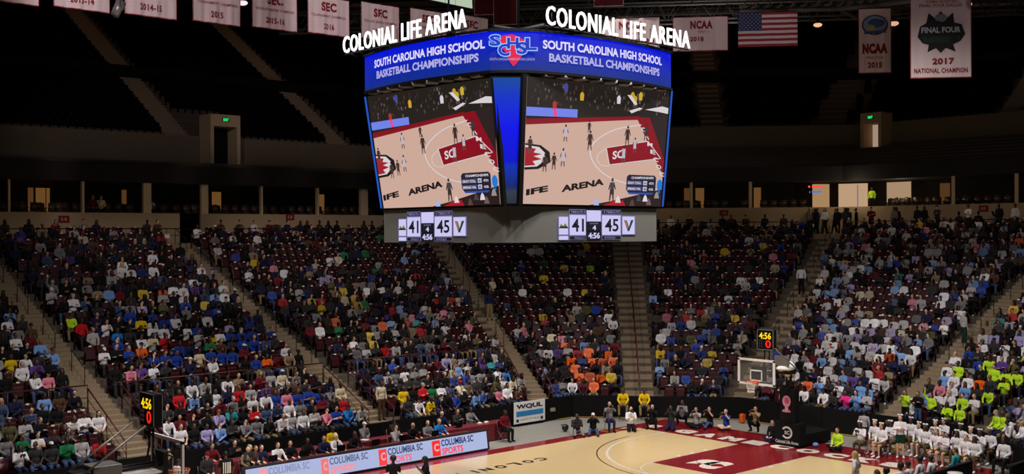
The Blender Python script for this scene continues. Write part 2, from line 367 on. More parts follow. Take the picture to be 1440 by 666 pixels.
# ------------------------------------------------------------------ people: capsule figures merged into one continuous skin
def remesh(parts, voxel, ratio, smooth=2):
    bm = bmesh.new()
    for p in parts:
        if p[0] == 'c':
            _, a, ra, b_, rb = p; a, b_ = V(a), V(b_)
            for c, r in ((a, ra), (b_, rb)): bmesh.ops.create_icosphere(bm, subdivisions=2, radius=r, matrix=Matrix.Translation(c))
            d = b_-a
            if d.length > 1e-4:
                q = d.to_track_quat('Z', 'Y').to_matrix().to_4x4()
                bmesh.ops.create_cone(bm, cap_ends=True, segments=12, radius1=ra, radius2=rb, depth=d.length, matrix=Matrix.Translation((a+b_)/2) @ q)
        else:
            _, c, r, rot = p
            M = Matrix.Translation(V(c)) @ (rot.to_4x4() if rot is not None else Matrix.Identity(4)) @ Matrix.Diagonal((*r, 1))
            bmesh.ops.create_icosphere(bm, subdivisions=3, radius=1, matrix=M)
    me = bpy.data.meshes.new('tmp'); bm.to_mesh(me); bm.free()
    o = bpy.data.objects.new('tmp', me); COL.objects.link(o)
    m = o.modifiers.new('r', 'REMESH'); m.mode = 'VOXEL'; m.voxel_size = voxel; m.use_smooth_shade = True
    if smooth: m = o.modifiers.new('s', 'SMOOTH'); m.factor = .5; m.iterations = smooth
    m = o.modifiers.new('d', 'DECIMATE'); m.ratio = ratio
    if ratio >= 1: o.modifiers.remove(m)
    m = o.modifiers.new('t', 'TRIANGULATE')
    bpy.context.view_layer.update()
    out = bpy.data.meshes.new_from_object(o.evaluated_get(bpy.context.evaluated_depsgraph_get()))
    bpy.data.objects.remove(o); bpy.data.meshes.remove(me); return out
def hand(w, f, s, curl=.35):
    """palm, four unequal bent fingers, thumb from the side of the palm"""
    w, f = V(w), V(f).normalized(); side = f.cross(V((0, 0, 1)))
    if side.length < .3: side = f.cross(V((0, 1, 0)))
    side = side.normalized()*s; nrm = side.cross(f).normalized()*s
    P = [('c', w, .026, w+f*.05, .034), ('c', w+f*.05-side*.018, .02, w+f*.085-side*.024, .016), ('c', w+f*.05+side*.018, .02, w+f*.085+side*.024, .016)]
    for k, L in enumerate((.065, .078, .072, .055)):
        b0 = w+f*.088+side*(.033-.022*k); b1 = b0+f*L*.5-nrm*.01; b2 = b1+(f*(1-curl)-nrm*curl).normalized()*L*.5
        P += [('c', b0, .011, b1, .0105), ('c', b1, .0105, b2, .0085)]
    t0 = w+f*.03+side*.03; t1 = t0+(f*.6+side*.8).normalized()*.035; t2 = t1+(f*.95+side*.1).normalized()*.03
    P += [('c', t0, .015, t1, .012), ('c', t1, .012, t2, .0095)]; return P
ARMS = {
 'lap': lambda l, s: ((s*.26, l+.02, .80), (s*.12, .27+l*.3, .665), (-s*.5, .8, -.15)),
 'knees': lambda l, s: ((s*.25, l+.07, .80), (s*.13, .36+l*.3, .62), (0, .9, -.35)),
 'cross': lambda l, s: ((s*.25, l+.08, .80), (-s*.06, l+.2, .86+.03*s), (-s, .1, .1)),
 'lean': lambda l, s: ((s*.19, .36, .63), (s*.05, .47, .76), (-s*.3, .6, .6)),
 'clap': lambda l, s: ((s*.24, l+.1, .83), (s*.045, l+.27, .98), (-s*.05, .45, .9)),
 'chin': lambda l, s: ((.17, l+.2, .76), (.07, l+.13, 1.09), (-.2, -.1, 1)) if s > 0 else ((-.25, l+.03, .8), (.02, .27, .67), (.8, .5, 0)),
 'raise': lambda l, s: ((.29, l+.04, 1.24), (.25, l+.08, 1.47), (.1, .1, 1)) if s > 0 else ((-.26, l+.02, .8), (-.1, .27, .67), (.5, .8, 0)),
 'camera': lambda l, s: ((s*.24, l+.14, .97), (s*.075, l+.2, 1.18), (-s*.3, .5, .6)),
 'phone': lambda l, s: ((s*.23, l+.08, .82), (s*.06, l+.27, .9), (-s*.3, .7, .6)),
 'side': lambda l, s: ((s*.26, l-.03, .8), (s*.25, l+.05, .56), (0, .15, -1)),
 'walk': lambda l, s: ((s*.25, l-.05*s, .8), (s*.24, l+.14*s, .62), (0, .5*s, -1)),
 'hips': lambda l, s: ((s*.34, l-.06, .82), (s*.19, l+.06, .62), (-s, .3, -.1)),
 'table': lambda l, s: ((s*.27, l+.12, .84), (s*.14, l+.36, .80), (-s*.3, 1, -.1)),
}
LEGS = {  # hip, knee, ankle, toe direction, torso rise
 'chair': lambda s: ((s*.09, 0, .53), (s*.12, .42, .51), (s*.12, .41, .09), (0, 1, 0), 0),
 'chairw': lambda s: ((s*.09, 0, .53), (s*.2, .40, .51), (s*.19, .44, .09), (s*.3, 1, 0), 0),
 'stand': lambda s: ((s*.09, 0, .93), (s*.11, .02, .5), (s*.12, -.01, .09), (s*.15, 1, 0), .42),
 'walk': lambda s: ((s*.09, 0, .92), (s*.1, .1 if s > 0 else .04, .5), (s*.1, .2 if s > 0 else -.22, .1), (0, 1, 0), .41),
 'cross': lambda s: ((s*.09, 0, .13), (s*.34, .24, .2), (-s*.06, .34+.06*s, .1), (-s, .3, 0), -.4),
 'out': lambda s: ((s*.09, 0, .13), (s*.15, .40, .27), (s*.2, .78, .09), (s*.2, 1, .3), -.4),
 'kneel': lambda s: ((s*.09, 0, .30), (s*.14, .36, .09), (s*.12, -.07, .09), (0, -1, 0), -.22),
 'squat': lambda s: ((s*.09, -.02, .30), (s*.24, .30, .5), (s*.19, .14, .09), (s*.3, 1, 0), -.22),
}
def pose(arms, legs, lean=.03, turn=0, tilt=0):
    J = {}; up_ = LEGS[legs](1)[4]; l = lean; dz = -.25*l*l-0.0
    J['l'] = l; J['up'] = up_; J['dz'] = dz
    J['head'] = V((0, l+.035, 1.27+up_+dz)); J['hrot'] = Matrix.Rotation(turn, 3, 'Z') @ Matrix.Rotation(tilt, 3, 'X')
    J['neck'] = V((0, l-.01, 1.10+up_+dz)); J['chest'] = V((0, l*.75, .95+up_+dz*.7)); J['belly'] = V((0, l*.35, .73+up_)); J['pelvis'] = V((0, -.01, .56+up_))
    for s in (1, -1):
        J['sh', s] = V((s*.185, l*.88-.01, 1.045+up_+dz)); e, w, f = ARMS[arms](l, s)
        J['el', s] = V(e)+V((0, 0, up_)); J['wr', s] = V(w)+V((0, 0, up_)); J['fd', s] = V(f)
        h, k, a, t, _ = LEGS[legs](s); J['hip', s], J['kn', s], J['an', s], J['td', s] = V(h), V(k), V(a), V(t).normalized()
    return J
def body_parts(J, fine=True):
    H, R = J['head'], J['hrot']; P = [('e', H+R@V((0, 0, .02)), (.074, .092, .095), R), ('e', H+R@V((0, .022, -.045)), (.056, .066, .07), R)]
    if fine: P += [('c', H+R@V((0, .088, .015)), .011, H+R@V((0, .104, -.018)), .015)] + [('e', H+R@V((s*.075, 0, -.005)), (.012, .022, .032), R) for s in (1, -1)]
    P += [('c', J['neck']-V((0, 0, .04)), .058, H-V((0, .01, .05)), .05)]
    P += [('e', J['chest'], (.15, .095, .19), None), ('e', J['belly'], (.13, .095, .18), None), ('e', J['pelvis'], (.16, .11, .12), None)]
    for s in (1, -1):
        P += [('c', J['neck']-V((0, 0, .05)), .05, J['sh', s], .048), ('c', J['sh', s], .05, J['el', s], .038), ('c', J['el', s], .038, J['wr', s], .026)]
        P += hand(J['wr', s], J['fd', s], s) if fine else [('e', J['wr', s]+J['fd', s].normalized()*.07, (.04, .04, .05), None)]
        P += [('c', J['hip', s], .085, J['kn', s], .056), ('c', J['kn', s], .056, J['an', s], .036), ('c', J['an', s]-V((0, 0, .03)), .038, J['an', s]+J['td', s]*.13-V((0, 0, .045)), .03)]
    return P
def shirt_parts(J, tee=False):
    P = [('e', J['chest'], (.178, .118, .2), None), ('e', J['belly'], (.165, .125, .19), None), ('e', J['pelvis']+V((0, 0, .05)), (.18, .128, .1), None)]
    for s in (1, -1):
        P += [('c', J['neck']-V((0, 0, .055)), .062, J['sh', s], .066)]
        if tee: P += [('c', J['sh', s], .068, J['sh', s].lerp(J['el', s], .7), .062)]
        else: P += [('c', J['sh', s], .068, J['el', s], .055), ('c', J['el', s], .055, J['el', s].lerp(J['wr', s], .93), .042)]
    return P
def trouser_parts(J, shorts=False, skirt=False):
    P = [('e', J['pelvis']-V((0, 0, .01)), (.178, .128, .12), None)]
    for s in (1, -1):
        if shorts or skirt:
            P += [('c', J['hip', s], .105, J['hip', s].lerp(J['kn', s], .55 if skirt else .8), .095 if skirt else .085)]
            if skirt: P += [('c', J['hip', s], .1, J['hip', -s].lerp(J['kn', -s], .5), .09)]
        else: P += [('c', J['hip', s], .1, J['kn', s], .074), ('c', J['kn', s], .074, J['an', s], .056)]
    return P
def shoe_parts(J, sides=(1, -1)):
    P = []
    for s in sides:
        a = J['an', s]; P += [('c', a-V((0, 0, .035)), .05, a+J['td', s]*.15-V((0, 0, .048)), .038), ('c', a, .045, a-V((0, 0, .04)), .05)]
    return P
HAIRS = {
 'short': [('e', (0, -.02, .035), (.082, .094, .093), None)],
 'long': [('e', (0, -.02, .035), (.086, .098, .097), None), ('c', (0, -.07, .02), .07, (0, -.09, -.2), .055), ('c', (.055, -.03, .0), .04, (.075, -.01, -.18), .03), ('c', (-.055, -.03, .0), .04, (-.075, -.01, -.18), .03)],
 'bun': [('e', (0, -.02, .035), (.082, .094, .093), None), ('e', (0, -.1, .09), (.045, .045, .045), None)],
 'cap': [('e', (0, -.008, .055), (.086, .1, .075), None), ('e', (0, .1, .045), (.06, .065, .012), None)],
 'afro': [('e', (0, -.03, .05), (.115, .115, .12), None)],
}
hair_me = {}; hair_lo = {}
for k, P in HAIRS.items():
    me = remesh(P, .012, .3); me.materials.append(HAIR if k != 'cap' else CLOTH); me.name = k+'_hair'; hair_me[k] = me
    hair_lo[k] = remesh(P, .03, .32, 1)
SEATP = [('lap', 'chair', .03, 0, 0), ('cross', 'chair', .02, .4, 0), ('lean', 'chairw', .34, -.2, -.1), ('clap', 'chair', .08, 0, 0), ('chin', 'chairw', .1, .3, 0), ('knees', 'chairw', .16, -.45, -.15), ('phone', 'chair', .06, 0, -.45), ('raise', 'chair', .04, -.1, .1), ('lap', 'chairw', .0, -.5, 0)]
TPL = {}
def template(arms, legs, lean=.03, turn=0, tilt=0):
    key = (arms, legs, lean, turn, tilt)
    if key in TPL: return TPL[key]
    J = pose(*key); T = {'J': J}
    me = remesh(body_parts(J), .0105, .22); me.name = 'person_body'; me.materials.append(SKIN); me.materials.append(EYE); me.materials.append(LIP)
    Ri = J['hrot'].transposed(); idx = []
    for p in me.polygons:
        q = Ri @ (p.center-J['head']); i = 0
        if q.y > .06:
            if min((q-V((s*.031, .083, .022))).length for s in (1, -1)) < .0155: i = 1
            elif abs(q.x) < .026 and abs(q.z+.052) < .011: i = 2
        idx.append(i)
    me.polygons.foreach_set('material_index', idx); T['body'] = me
    T['J'] = J; TPL[key] = T; return T
def tpart(T, k):
    if k in T: return T[k]
    J = T['J']
    P = {'shirt': lambda: shirt_parts(J), 'tee': lambda: shirt_parts(J, True), 'trousers': lambda: trouser_parts(J), 'shorts': lambda: trouser_parts(J, True), 'skirt': lambda: trouser_parts(J, False, True), 'shoe1': lambda: shoe_parts(J, (1,)), 'shoe-1': lambda: shoe_parts(J, (-1,))}[k]()
    me = remesh(P, .018, .3); me.name = k.strip('-1'); me.materials.append(CLOTH); T[k] = me; return me
COLS = {'black': (22, 21, 24), 'charcoal': (52, 50, 54), 'grey': (128, 126, 130), 'light grey': (176, 172, 174), 'white': (232, 228, 232), 'navy': (30, 34, 70), 'royal blue': (34, 64, 156), 'sky blue': (120, 160, 218),
 'maroon': (104, 20, 34), 'red': (196, 30, 38), 'orange': (240, 98, 14), 'yellow': (228, 190, 24), 'neon yellow': (196, 236, 50), 'tan': (150, 126, 98), 'brown': (84, 58, 44), 'purple': (92, 60, 140), 'pink': (226, 132, 154), 'green': (28, 120, 72), 'teal': (50, 150, 160), 'olive': (92, 88, 56), 'denim': (66, 84, 122), 'bright blue': (30, 120, 200), 'hot pink': (234, 50, 140), 'lilac': (170, 158, 206), 'cream': (222, 206, 176), 'khaki': (140, 120, 86), 'gold': (214, 160, 30), 'dark green': (22, 60, 40)}
SKINS = [(104, 68, 50), (78, 50, 38), (132, 90, 66), (206, 158, 130), (222, 176, 150), (62, 40, 32), (90, 58, 44)]
HAIRC = {'black': (16, 13, 12), 'dark brown': (44, 30, 22), 'brown': (84, 56, 36), 'blond': (196, 158, 100), 'grey': (150, 146, 142), 'white': (222, 220, 218)}
def person(loc, rz, T, top='shirt', tc='grey', bottom='trousers', bc='charcoal', hair='short', hc='black', skin=None, shoe='black', scale=1, label=None, group=None, cat='person', name='person'):
    o = empty(name, loc, rz, label, cat, group); o.scale = (scale,)*3
    skin = skin if skin is not None else random.choice(SKINS)
    inst('body', T['body'], o, color=skin)
    if top: inst('sweater' if top == 'shirt' else 't_shirt', tpart(T, top), o, color=COLS[tc])
    if bottom: inst(bottom, tpart(T, bottom), o, color=COLS[bc])
    for s in (1, -1): inst('shoe', tpart(T, 'shoe%d' % s), o, color=COLS[shoe])
    J = T['J']
    if hair:
        h = inst('hair' if hair != 'cap' else 'cap', hair_me[hair], o, color=HAIRC.get(hc) or COLS.get(hc)); h.location = J['head']; h.rotation_euler = J['hrot'].to_euler()
    return o
def yaw(dx, dy): return math.atan2(-dx, dy)     # turn local +Y to (dx, dy)
exec_later = []
# ------------------------------------------------------------------ baskets
def clock_text(mb, x, sgn):
    r_ = V((0, -sgn, 0)) if sgn < 0 else V((0, -1, 0))
    r_ = V((0, sgn, 0))
    c = V((x, 0, 4.75))
    put_text(mb, '4:56', c-r_*.3+V((0, 0, .03)), r_*.6, (0, 0, .28), em((255, 205, 20), 1.3), .02)
    put_text(mb, '0', c+r_*.02+V((0, 0, -.34)), r_*.27, (0, 0, .33), em((250, 30, 20), 1.3), .02)
    for j in range(3):
        for i in range(2): mb.box(c-r_*(.28-.11*i)+V((0, 0, -.28+.12*j)), (.004, .07, .08), em((70, 40, 50), .6))
def goal(x, rz, label):
    e = empty('basketball_goal', (x, 0, 0), rz, label, 'basketball goal')
    mb = MB()
    mb.box((-2.3, 0, .3), (2.4, 1.25, .5), BLACK, bev=.04); mb.box((-1.25, 0, .55), (.5, 1.3, 1.02), BLACK, bev=.05)
    mb.box((-2.2, -.64, .38), (1.5, .03, .22), WHITEP); mb.build('base', e)
    mb = MB(); mb.box((-1.2, 0, 1.78), (.42, .78, 1.5), BLACK, bev=.06); mb.build('pole_padding', e)
    mb = MB(); mb.box((-1.25, 0, 2.9), (.22, .3, .9), DARKMET); mb.box((-1.1, .0, 3.28), (.5, .55, .24), DARKMET, bev=.03); mb.build('mast', e)
    mb = MB()
    for y in (-.2, .2):
        mb.tube((-1.2, y, 3.3), (1.05, y*.8, 3.32), .045, DARKMET); mb.tube((-1.2, y, 2.6), (1.05, y*.8, 3.0), .035, DARKMET); mb.tube((-1.3, y*2, 3.3), (.45, y*2, 4.4), .028, GREYMET)
    mb.box((1.02, 0, 3.35), (.12, .7, .6), DARKMET); mb.build('arm', e)
    if x > 0: mb = MB(); mb.ell((-.9, 0, 3.42), (.5, .36, .14), WHITEP); mb.ell((-1.3, -.05, 3.3), (.24, .3, .4), WHITEP); mb.ell((-1.25, 0, 2.95), (.12, .2, .2), WHITEP); mb.build('white_cover', e)
    if x < 0:
        q = gp(144, 664, (0, 1, 0), 0); mb = MB(); mb.box((q.x-x, 0, q.z), (.75, .7, .45), GREYMET, bev=.02); mb.tube((q.x-x, 0, q.z-.2), (q.x-x+.3, 0, 2.4), .05, DARKMET); mb.build('weight_box', e)
        q = gp(198, 667, (0, 1, 0), 0); mb = MB(); mb.box((q.x-x, 0, q.z-.03), (1.0, .5, .14), MAROON, bev=.02); mb.box((q.x-x, 0, q.z+.05), (1.02, .52, .05), WHITEP); mb.build('arm_padding', e)
    mb = MB(); mb.box((-.72, -.05, 3.75), (.1, .72, .42), GREYMET, bev=.02); mb.tube((-.75, 0, 3.3), (-.75, 0, 3.6), .03, DARKMET)
    if x > 0: mb.build('control_box', e)
    bb = MB()
    for z in (2.93, 3.94): bb.box((1.22, 0, z), (.06, 1.86, .09), WHITEP)
    for y in (-.885, .885): bb.box((1.22, y, 3.435), (.06, .09, 1.07), WHITEP)
    for z in (3.08, 3.5): bb.box((1.235, 0, z), (.01, .61, .06), WHITEP)
    for y in (-.28, .28): bb.box((1.235, y, 3.29), (.01, .05, .45), WHITEP)
    bo = bb.build('backboard_frame', e)
    g = mat('board_glass', (250, 250, 250), .02, alpha=.035); mb = MB(); mb.box((1.22, 0, 3.435), (.012, 1.72, .95), g); mb.build('glass', bo)
    mb = MB(); OR = mat('rim_orange', (236, 92, 40), .4)
    pts = [V((1.6+.235*math.cos(a), .235*math.sin(a), 3.05)) for a in np.linspace(0, 2*math.pi, 25)]
    mb.path(pts, .013, OR, 6); mb.box((1.29, 0, 3.04), (.16, .3, .03), OR); mb.box((1.25, 0, 3.0), (.02, .28, .16), OR); mb.build('rim', e)
    mb = MB(); NW = mat('net_cord', (225, 220, 214), .8); n = 14
    def np_(j, k):
        r = (.23, .19, .155, .135, .14)[j]; a = 2*math.pi*(k+.5*(j % 2))/n; return V((1.6+r*math.cos(a), r*math.sin(a), 3.04-.115*j))
    for j in range(4):
        for k in range(n):
            mb.tube(np_(j, k), np_(j+1, k), .007, NW, 4); mb.tube(np_(j, k), np_(j+1, k-1 if j % 2 == 0 else k+1), .007, NW, 4)
    mb.build('net', e)
    mb = MB(); LG = mat('logo_white', (206, 200, 198), .6)
    def front(y, z): return V((-.99, y, z))
    # SC roundel and arena lettering on the base padding, facing the court (+x)
    for a in range(28):
        p, q = math.radians(35+a*290/28), math.radians(35+(a+1)*290/28)
        mb.quad(front(-.0-.28*math.cos(p), .62+.27*math.sin(p)), front(-.28*math.cos(q), .62+.27*math.sin(q)), front(-.2*math.cos(q), .62+.19*math.sin(q)), front(-.2*math.cos(p), .62+.19*math.sin(p)), LG)
    put_text(mb, 'SC', front(-.12, .54), (0, .26, 0), (0, 0, .16), LG, .03); mb.build('roundel_logo', e); mb = MB()
    put_text(mb, 'Colonial Life Arena', front(-.58, .14), (0, 1.16, 0), (0, 0, .14), LG, .02)
    mb.build('lettering', e); mb = MB()
    PK = mat('logo_pink', (214, 140, 160), .6); PK2 = mat('logo_dark_pink', (170, 70, 100), .6)
    def disc(y, z, r, m, x): mb.add([V((x, y+r*math.cos(a)*.85, z+r*math.sin(a))) for a in np.linspace(0, 2*math.pi, 20)[:-1]], [tuple(range(19))], m)
    disc(0, 1.98, .25, PK, -.975); disc(.02, 2.0, .14, PK2, -.97); mb.box((-.98, 0, 1.66), (.01, .16, .2), PK); put_text(mb, 'ARENA', V((-.97, -.22, 1.5)), (0, .44, 0), (0, 0, .12), PK, .05)
    mb.build('pink_emblem', e)
    c = empty('shot_clock', (x+(.33 if x < 0 else 0), 0, 0), rz, 'glowing shot clock reading 4:56 mounted above the '+('near left backboard' if x < 0 else 'right backboard'), 'shot clock')
    mb = MB(); mb.box((.45, 0, 4.75), (.24, .82, .86), BLACK, bev=.02); mb.build('housing', c)
    mb = MB()
    for sx in (.33, .57):
        for y in (-.4, .4): mb.box((sx, y, 4.75), (.02, .03, .88), GREYMET)
        for z in (4.33, 5.17): mb.box((sx, 0, z), (.02, .83, .03), GREYMET)
    mb.build('frame', c)
    mb = MB(); clock_text(mb, .585, 1); mb.build('display', c); mb = MB(); clock_text(mb, .315, -1); mb.build('display', c)
    mb = MB(); mb.tube((.45, .12, 3.75), (.45, .12, 4.32), .03, DARKMET); mb.tube((.45, -.12, 3.75), (.45, -.12, 4.32), .03, DARKMET); mb.tube((.45, -.3, 3.35), (.45, -.12, 3.78), .03, DARKMET); mb.tube((.45, .3, 3.35), (.45, .12, 3.78), .03, DARKMET); mb.build('bracket', c)
    return e
goal(14.33, math.pi, 'black padded basketball goal with pink and white emblems at the far right baseline')
goal(-14.33, 0, 'basketball goal at the bottom left seen from behind its backboard')

# ------------------------------------------------------------------ LED board beside the court and the tables
e = empty('led_board', (-.3, 8.5, 0), 0, 'long low courtside LED board reading COLUMBIA SC SPORTS', 'LED board')
mb = MB(); BZ = mat('board_bezel', (44, 40, 46), .4); M = Matrix.Rotation(math.radians(-8), 3, 'X')
mb.box((0, .1, .44), (11.8, .16, .88), BZ, M, bev=.02); mb.build('cabinet', e)
mb = MB(); BG = em((176, 186, 226), .95)
def lb(u, v, d=0.0): return M @ V((u-5.9, .015-.003-d, v*.72-.36)) + V((0, .1-.08-.02, .44))
mb.add([lb(.12, 0), lb(11.68, 0), lb(11.68, 1), lb(.12, 1)], [(0, 1, 2, 3)], BG); mb.build('display', e)
mb = None
def put_led(s, u0, u1, v0, v1, m, bold=.03): put_text(mb, s, None or (0, 0, 0), (1, 0, 0), (0, 0, 1), m, bold, map2=lambda x, y: lb(u0+(u1-u0)*x, v0+(v1-v0)*y, .006))
def ux(px, py): return gp(px, py, (0, 1, 0), 8.45).x+.3+5.9
for (xa, xb, xc, ya, yb), (c1, c2, c3) in zip(((609, 622, 667, 622, 609), (534, 547, 596, 636, 620), (453, 465, 519, 648, 636), (366, 379, 437, 658, 650)),
        (((250, 44, 40), (26, 40, 92), (250, 60, 90)), ((248, 70, 66), (60, 74, 112), (250, 100, 120)), ((246, 120, 116), (96, 108, 138), (248, 146, 156)), ((240, 160, 160), (140, 150, 178), (244, 178, 184)))):
    mb = MB(); a, b_, c = ux(xa, ya), ux(xb, ya), ux(xc, yb)
    mb.add([lb(a, .04, .004), lb(b_-.06, .04, .004), lb(b_-.06, .92, .004), lb(a, .92, .004)], [(0, 1, 2, 3)], em(c1))
    put_led('C', a+.1, b_-.12, .3, .75, em((230, 170, 190)), .04)
    put_led('COLUMBIA SC', b_, c, .54, .92, em(c2), .03); put_led('SPORTS', b_+.02, b_+(c-b_)*.66, .06, .44, em(c3), .03); mb.build('lettering', e)
TBL = []
def table(cx, cy, w, label, dpt=.75, z=.74):
    e = empty('draped_table', (cx, cy, 0), 0, label, 'table')
    mb = MB(); mb.box((0, 0, z), (w, dpt, .03), FABM); mb.build('tabletop', e)
    mb = MB(); per = [(-w/2, -dpt/2), (w/2, -dpt/2), (w/2, dpt/2), (-w/2, dpt/2), (-w/2, -dpt/2)]; vs = []; 
    for (x0, y0), (x1, y1) in zip(per, per[1:]):
        n = max(6, int(math.hypot(x1-x0, y1-y0)*9)); nx, ny = (y1-y0), -(x1-x0); L = math.hypot(nx, ny)
        for k in range(n): a = k/n; o = .02*math.sin(k*1.9); vs.append((x0+(x1-x0)*a+nx/L*o, y0+(y1-y0)*a+ny/L*o))
    n = len(vs); mb.add([(x, y, z) for x, y in vs]+[(x*1.02, y*1.04, .02) for x, y in vs], [(k, (k+1) % n, n+(k+1) % n, n+k) for k in range(n)], FABM, True); mb.build('pleated_skirt', e)
    return e
table(2.6, 9.15, 5.0, 'maroon draped scorer table right behind the right half of the LED board', .6)
table(-2.6, 9.15, 5.0, 'maroon draped scorer table right behind the left half of the LED board', .6)
table(5.9, 10.35, 4.4, 'maroon draped press table standing free past the end of the LED board')
table(1.2, 10.6, 4.6, 'maroon draped press table in the second row by the barrier', .7)
table(-3.9, 10.7, 4.8, 'maroon draped press table in the second row, nearest the left basket', .7)
# chairs
def folding_chair(loc, rz, label=None, group=None):
    e = empty('folding_chair', loc, rz, label, 'chair', group)
    mb = MB(); mb.box((0, .02, .44), (.42, .4, .04), SEATM, bev=.012); mb.build('seat', e)
    mb = MB(); mb.box((0, -.2, .74), (.42, .035, .26), SEATM, Matrix.Rotation(math.radians(8), 3, 'X'), bev=.012); mb.build('backrest', e)
    for s in (-1, 1):
        mb = MB(); mb.path([(s*.21, -.24, .86), (s*.21, -.17, .45), (s*.21, .2, .02)], .012, GREYMET, 6); mb.tube((s*.21, .15, .42), (s*.21, -.24, .02), .012, GREYMET, 6); mb.build('leg', e)
    return e
def copy_tree(o, parent=None):
    c = o.copy(); COL.objects.link(c); c.parent = parent
    for ch in o.children: copy_tree(ch, c)
    return c
chair0 = None
def chair(loc, rz, label, group):
    global chair0
    if chair0 is None: chair0 = folding_chair(loc, rz, label, group); return chair0
    c = copy_tree(chair0); c.location = loc; c.rotation_euler = (0, 0, rz); c['label'] = label; c['group'] = group; return c

# ------------------------------------------------------------------ courtside people
CAMM = mat('camera_black', (20, 20, 22), .4)
def photo_camera(p, rz, label, big=True):
    e = empty('photo_camera', p, rz, label, 'camera', 'cameras held by the photographers')
    mb = MB(); mb.box((0, 0, 0), (.15, .08, .11), CAMM, bev=.012); mb.box((0, 0, .07), (.06, .06, .04), CAMM, bev=.01); mb.build('camera_body', e)
    mb = MB(); L = .3 if big else .14; mb.tube((0, .03, 0), (0, L*.6, 0), .036, CAMM, 12); mb.tube((0, L*.6, 0), (0, L, 0), .045, CAMM if big else CAMM, 12, .05); mb.build('lens', e)
HT = {'chair': 1.385, 'chairw': 1.385, 'stand': 1.81, 'walk': 1.79, 'cross': .98, 'out': .98, 'kneel': 1.16, 'squat': 1.16}
def place(px, py, arms, legs, face, lean=.03, turn=0, tilt=0, lift=0, sc_=1.0, cam_=None, seat=None, **kw):
    T = template(arms, legs, lean, turn, tilt); J = T['J']; h = J['head'].z+.115
    w = gz(px, py, h*sc_+lift); rz = yaw(*face)
    off = Matrix.Rotation(rz, 3, 'Z') @ V((0, lean, 0)); loc = V((w.x-off.x, w.y-off.y, lift))
    o = person(loc, rz, T, scale=sc_, **kw)
    if cam_:
        d = Matrix.Rotation(rz, 3, 'Z') @ V((0, lean+.25, 0)); hz = J['head'].z*sc_+lift-.03
        photo_camera(V((loc.x+d.x, loc.y+d.y, hz-.04)), rz, cam_)
    if seat: chair((loc.x, loc.y, 0), rz, seat[0], seat[1])
    return o
W = (226, 180, 152); W2 = (206, 156, 128); B = (92, 60, 46); B2 = (64, 42, 34)
# photographers and guests on the floor near the far corner
TC = lambda x, y: (-x, -y)
FC = (-.8, -.6)
place(811, 581, 'phone', 'out', (-.6, -.8), tc='charcoal', bc='grey', skin=B, label='person in dark jacket and grey trousers sitting on floor, nearest the white sign', cam_='black camera held by the seated person nearest the white sign')
place(834, 580, 'camera', 'out', (-.7, -.7), tc='black', bc='denim', skin=W, hair='cap', hc='white', label='photographer in white cap, black top and jeans sitting on the floor', cam_='black camera held by the photographer in the white cap')
place(857, 564.5, 'camera', 'chair', (-.5, -.8), tc='grey', bc='navy', skin=W2, hc='grey', label='camera operator in grey shirt sitting on a chair beside the far barrier', cam_='camera held by the seated operator in grey', seat=('chair under the camera operator in the grey shirt', 'folding chairs at the courtside'))
place(887, 571, 'phone', 'kneel', (-.6, -.8), tc='white', bc='black', skin=W, hc='brown', label='photographer in a white shirt kneeling on the floor between the yellow jackets', cam_='camera held by the kneeling photographer in white shirt')
place(917.5, 568.6, 'camera', 'squat', (-.9, -.4), tc='black', bc='black', skin=W2, hc='grey', label='photographer in black crouching under the right yellow jacket', cam_='camera held by the crouching photographer in black')
place(943.5, 569.6, 'camera', 'kneel', (-.9, -.4), tc='charcoal', bc='navy', skin=B, label='photographer in dark clothes with a pale lens by the far court corner', cam_='camera with a pale lens held by the photographer in dark clothes')
place(959.5, 562, 'clap', 'squat', (-.9, -.5), lift=.12, tc='grey', bc='black', skin=B, label='person in grey sweater crouching with hands together by the baseline')
place(979, 572, 'camera', 'cross', (-1, -.3), tc='light grey', bc='black', skin=W2, hc='brown', label='photographer in pale grey long sleeves sitting by the baseline', cam_='camera held by the photographer in pale grey long sleeves')
place(998, 571.4, 'camera', 'out', (-1, -.1), tc='black', top='tee', bc='denim', skin=W, hc='brown', label='photographer in black T-shirt and jeans with legs stretched on the baseline', cam_='camera held by the photographer in black T-shirt and jeans')
place(1021, 575, 'camera', 'cross', (-1, -.1), tc='royal blue', top='tee', bottom='shorts', bc='cream', skin=W, hc='grey', label='photographer in a blue T-shirt and pale shorts sitting by the baseline', cam_='camera held by the photographer in the blue T-shirt')
place(1063, 571, 'camera', 'squat', (-1, -.05), lift=.1, tc='khaki', top='tee', bc='black', skin=W2, hc='brown', label='photographer in tan shirt and black trousers squatting beside the goal', cam_='camera held by the squatting photographer in tan')
place(1087, 590, 'lap', 'cross', (-1, .0), tc='black', bc='navy', skin=W, hc='brown', label='person in black shirt sitting cross-legged left of the goal base')
place(1178, 601, 'lap', 'cross', (-1, .1), tc='neon yellow', bc='black', skin=W2, hc='brown', label='person in neon shirt sitting on the floor right of the goal base')
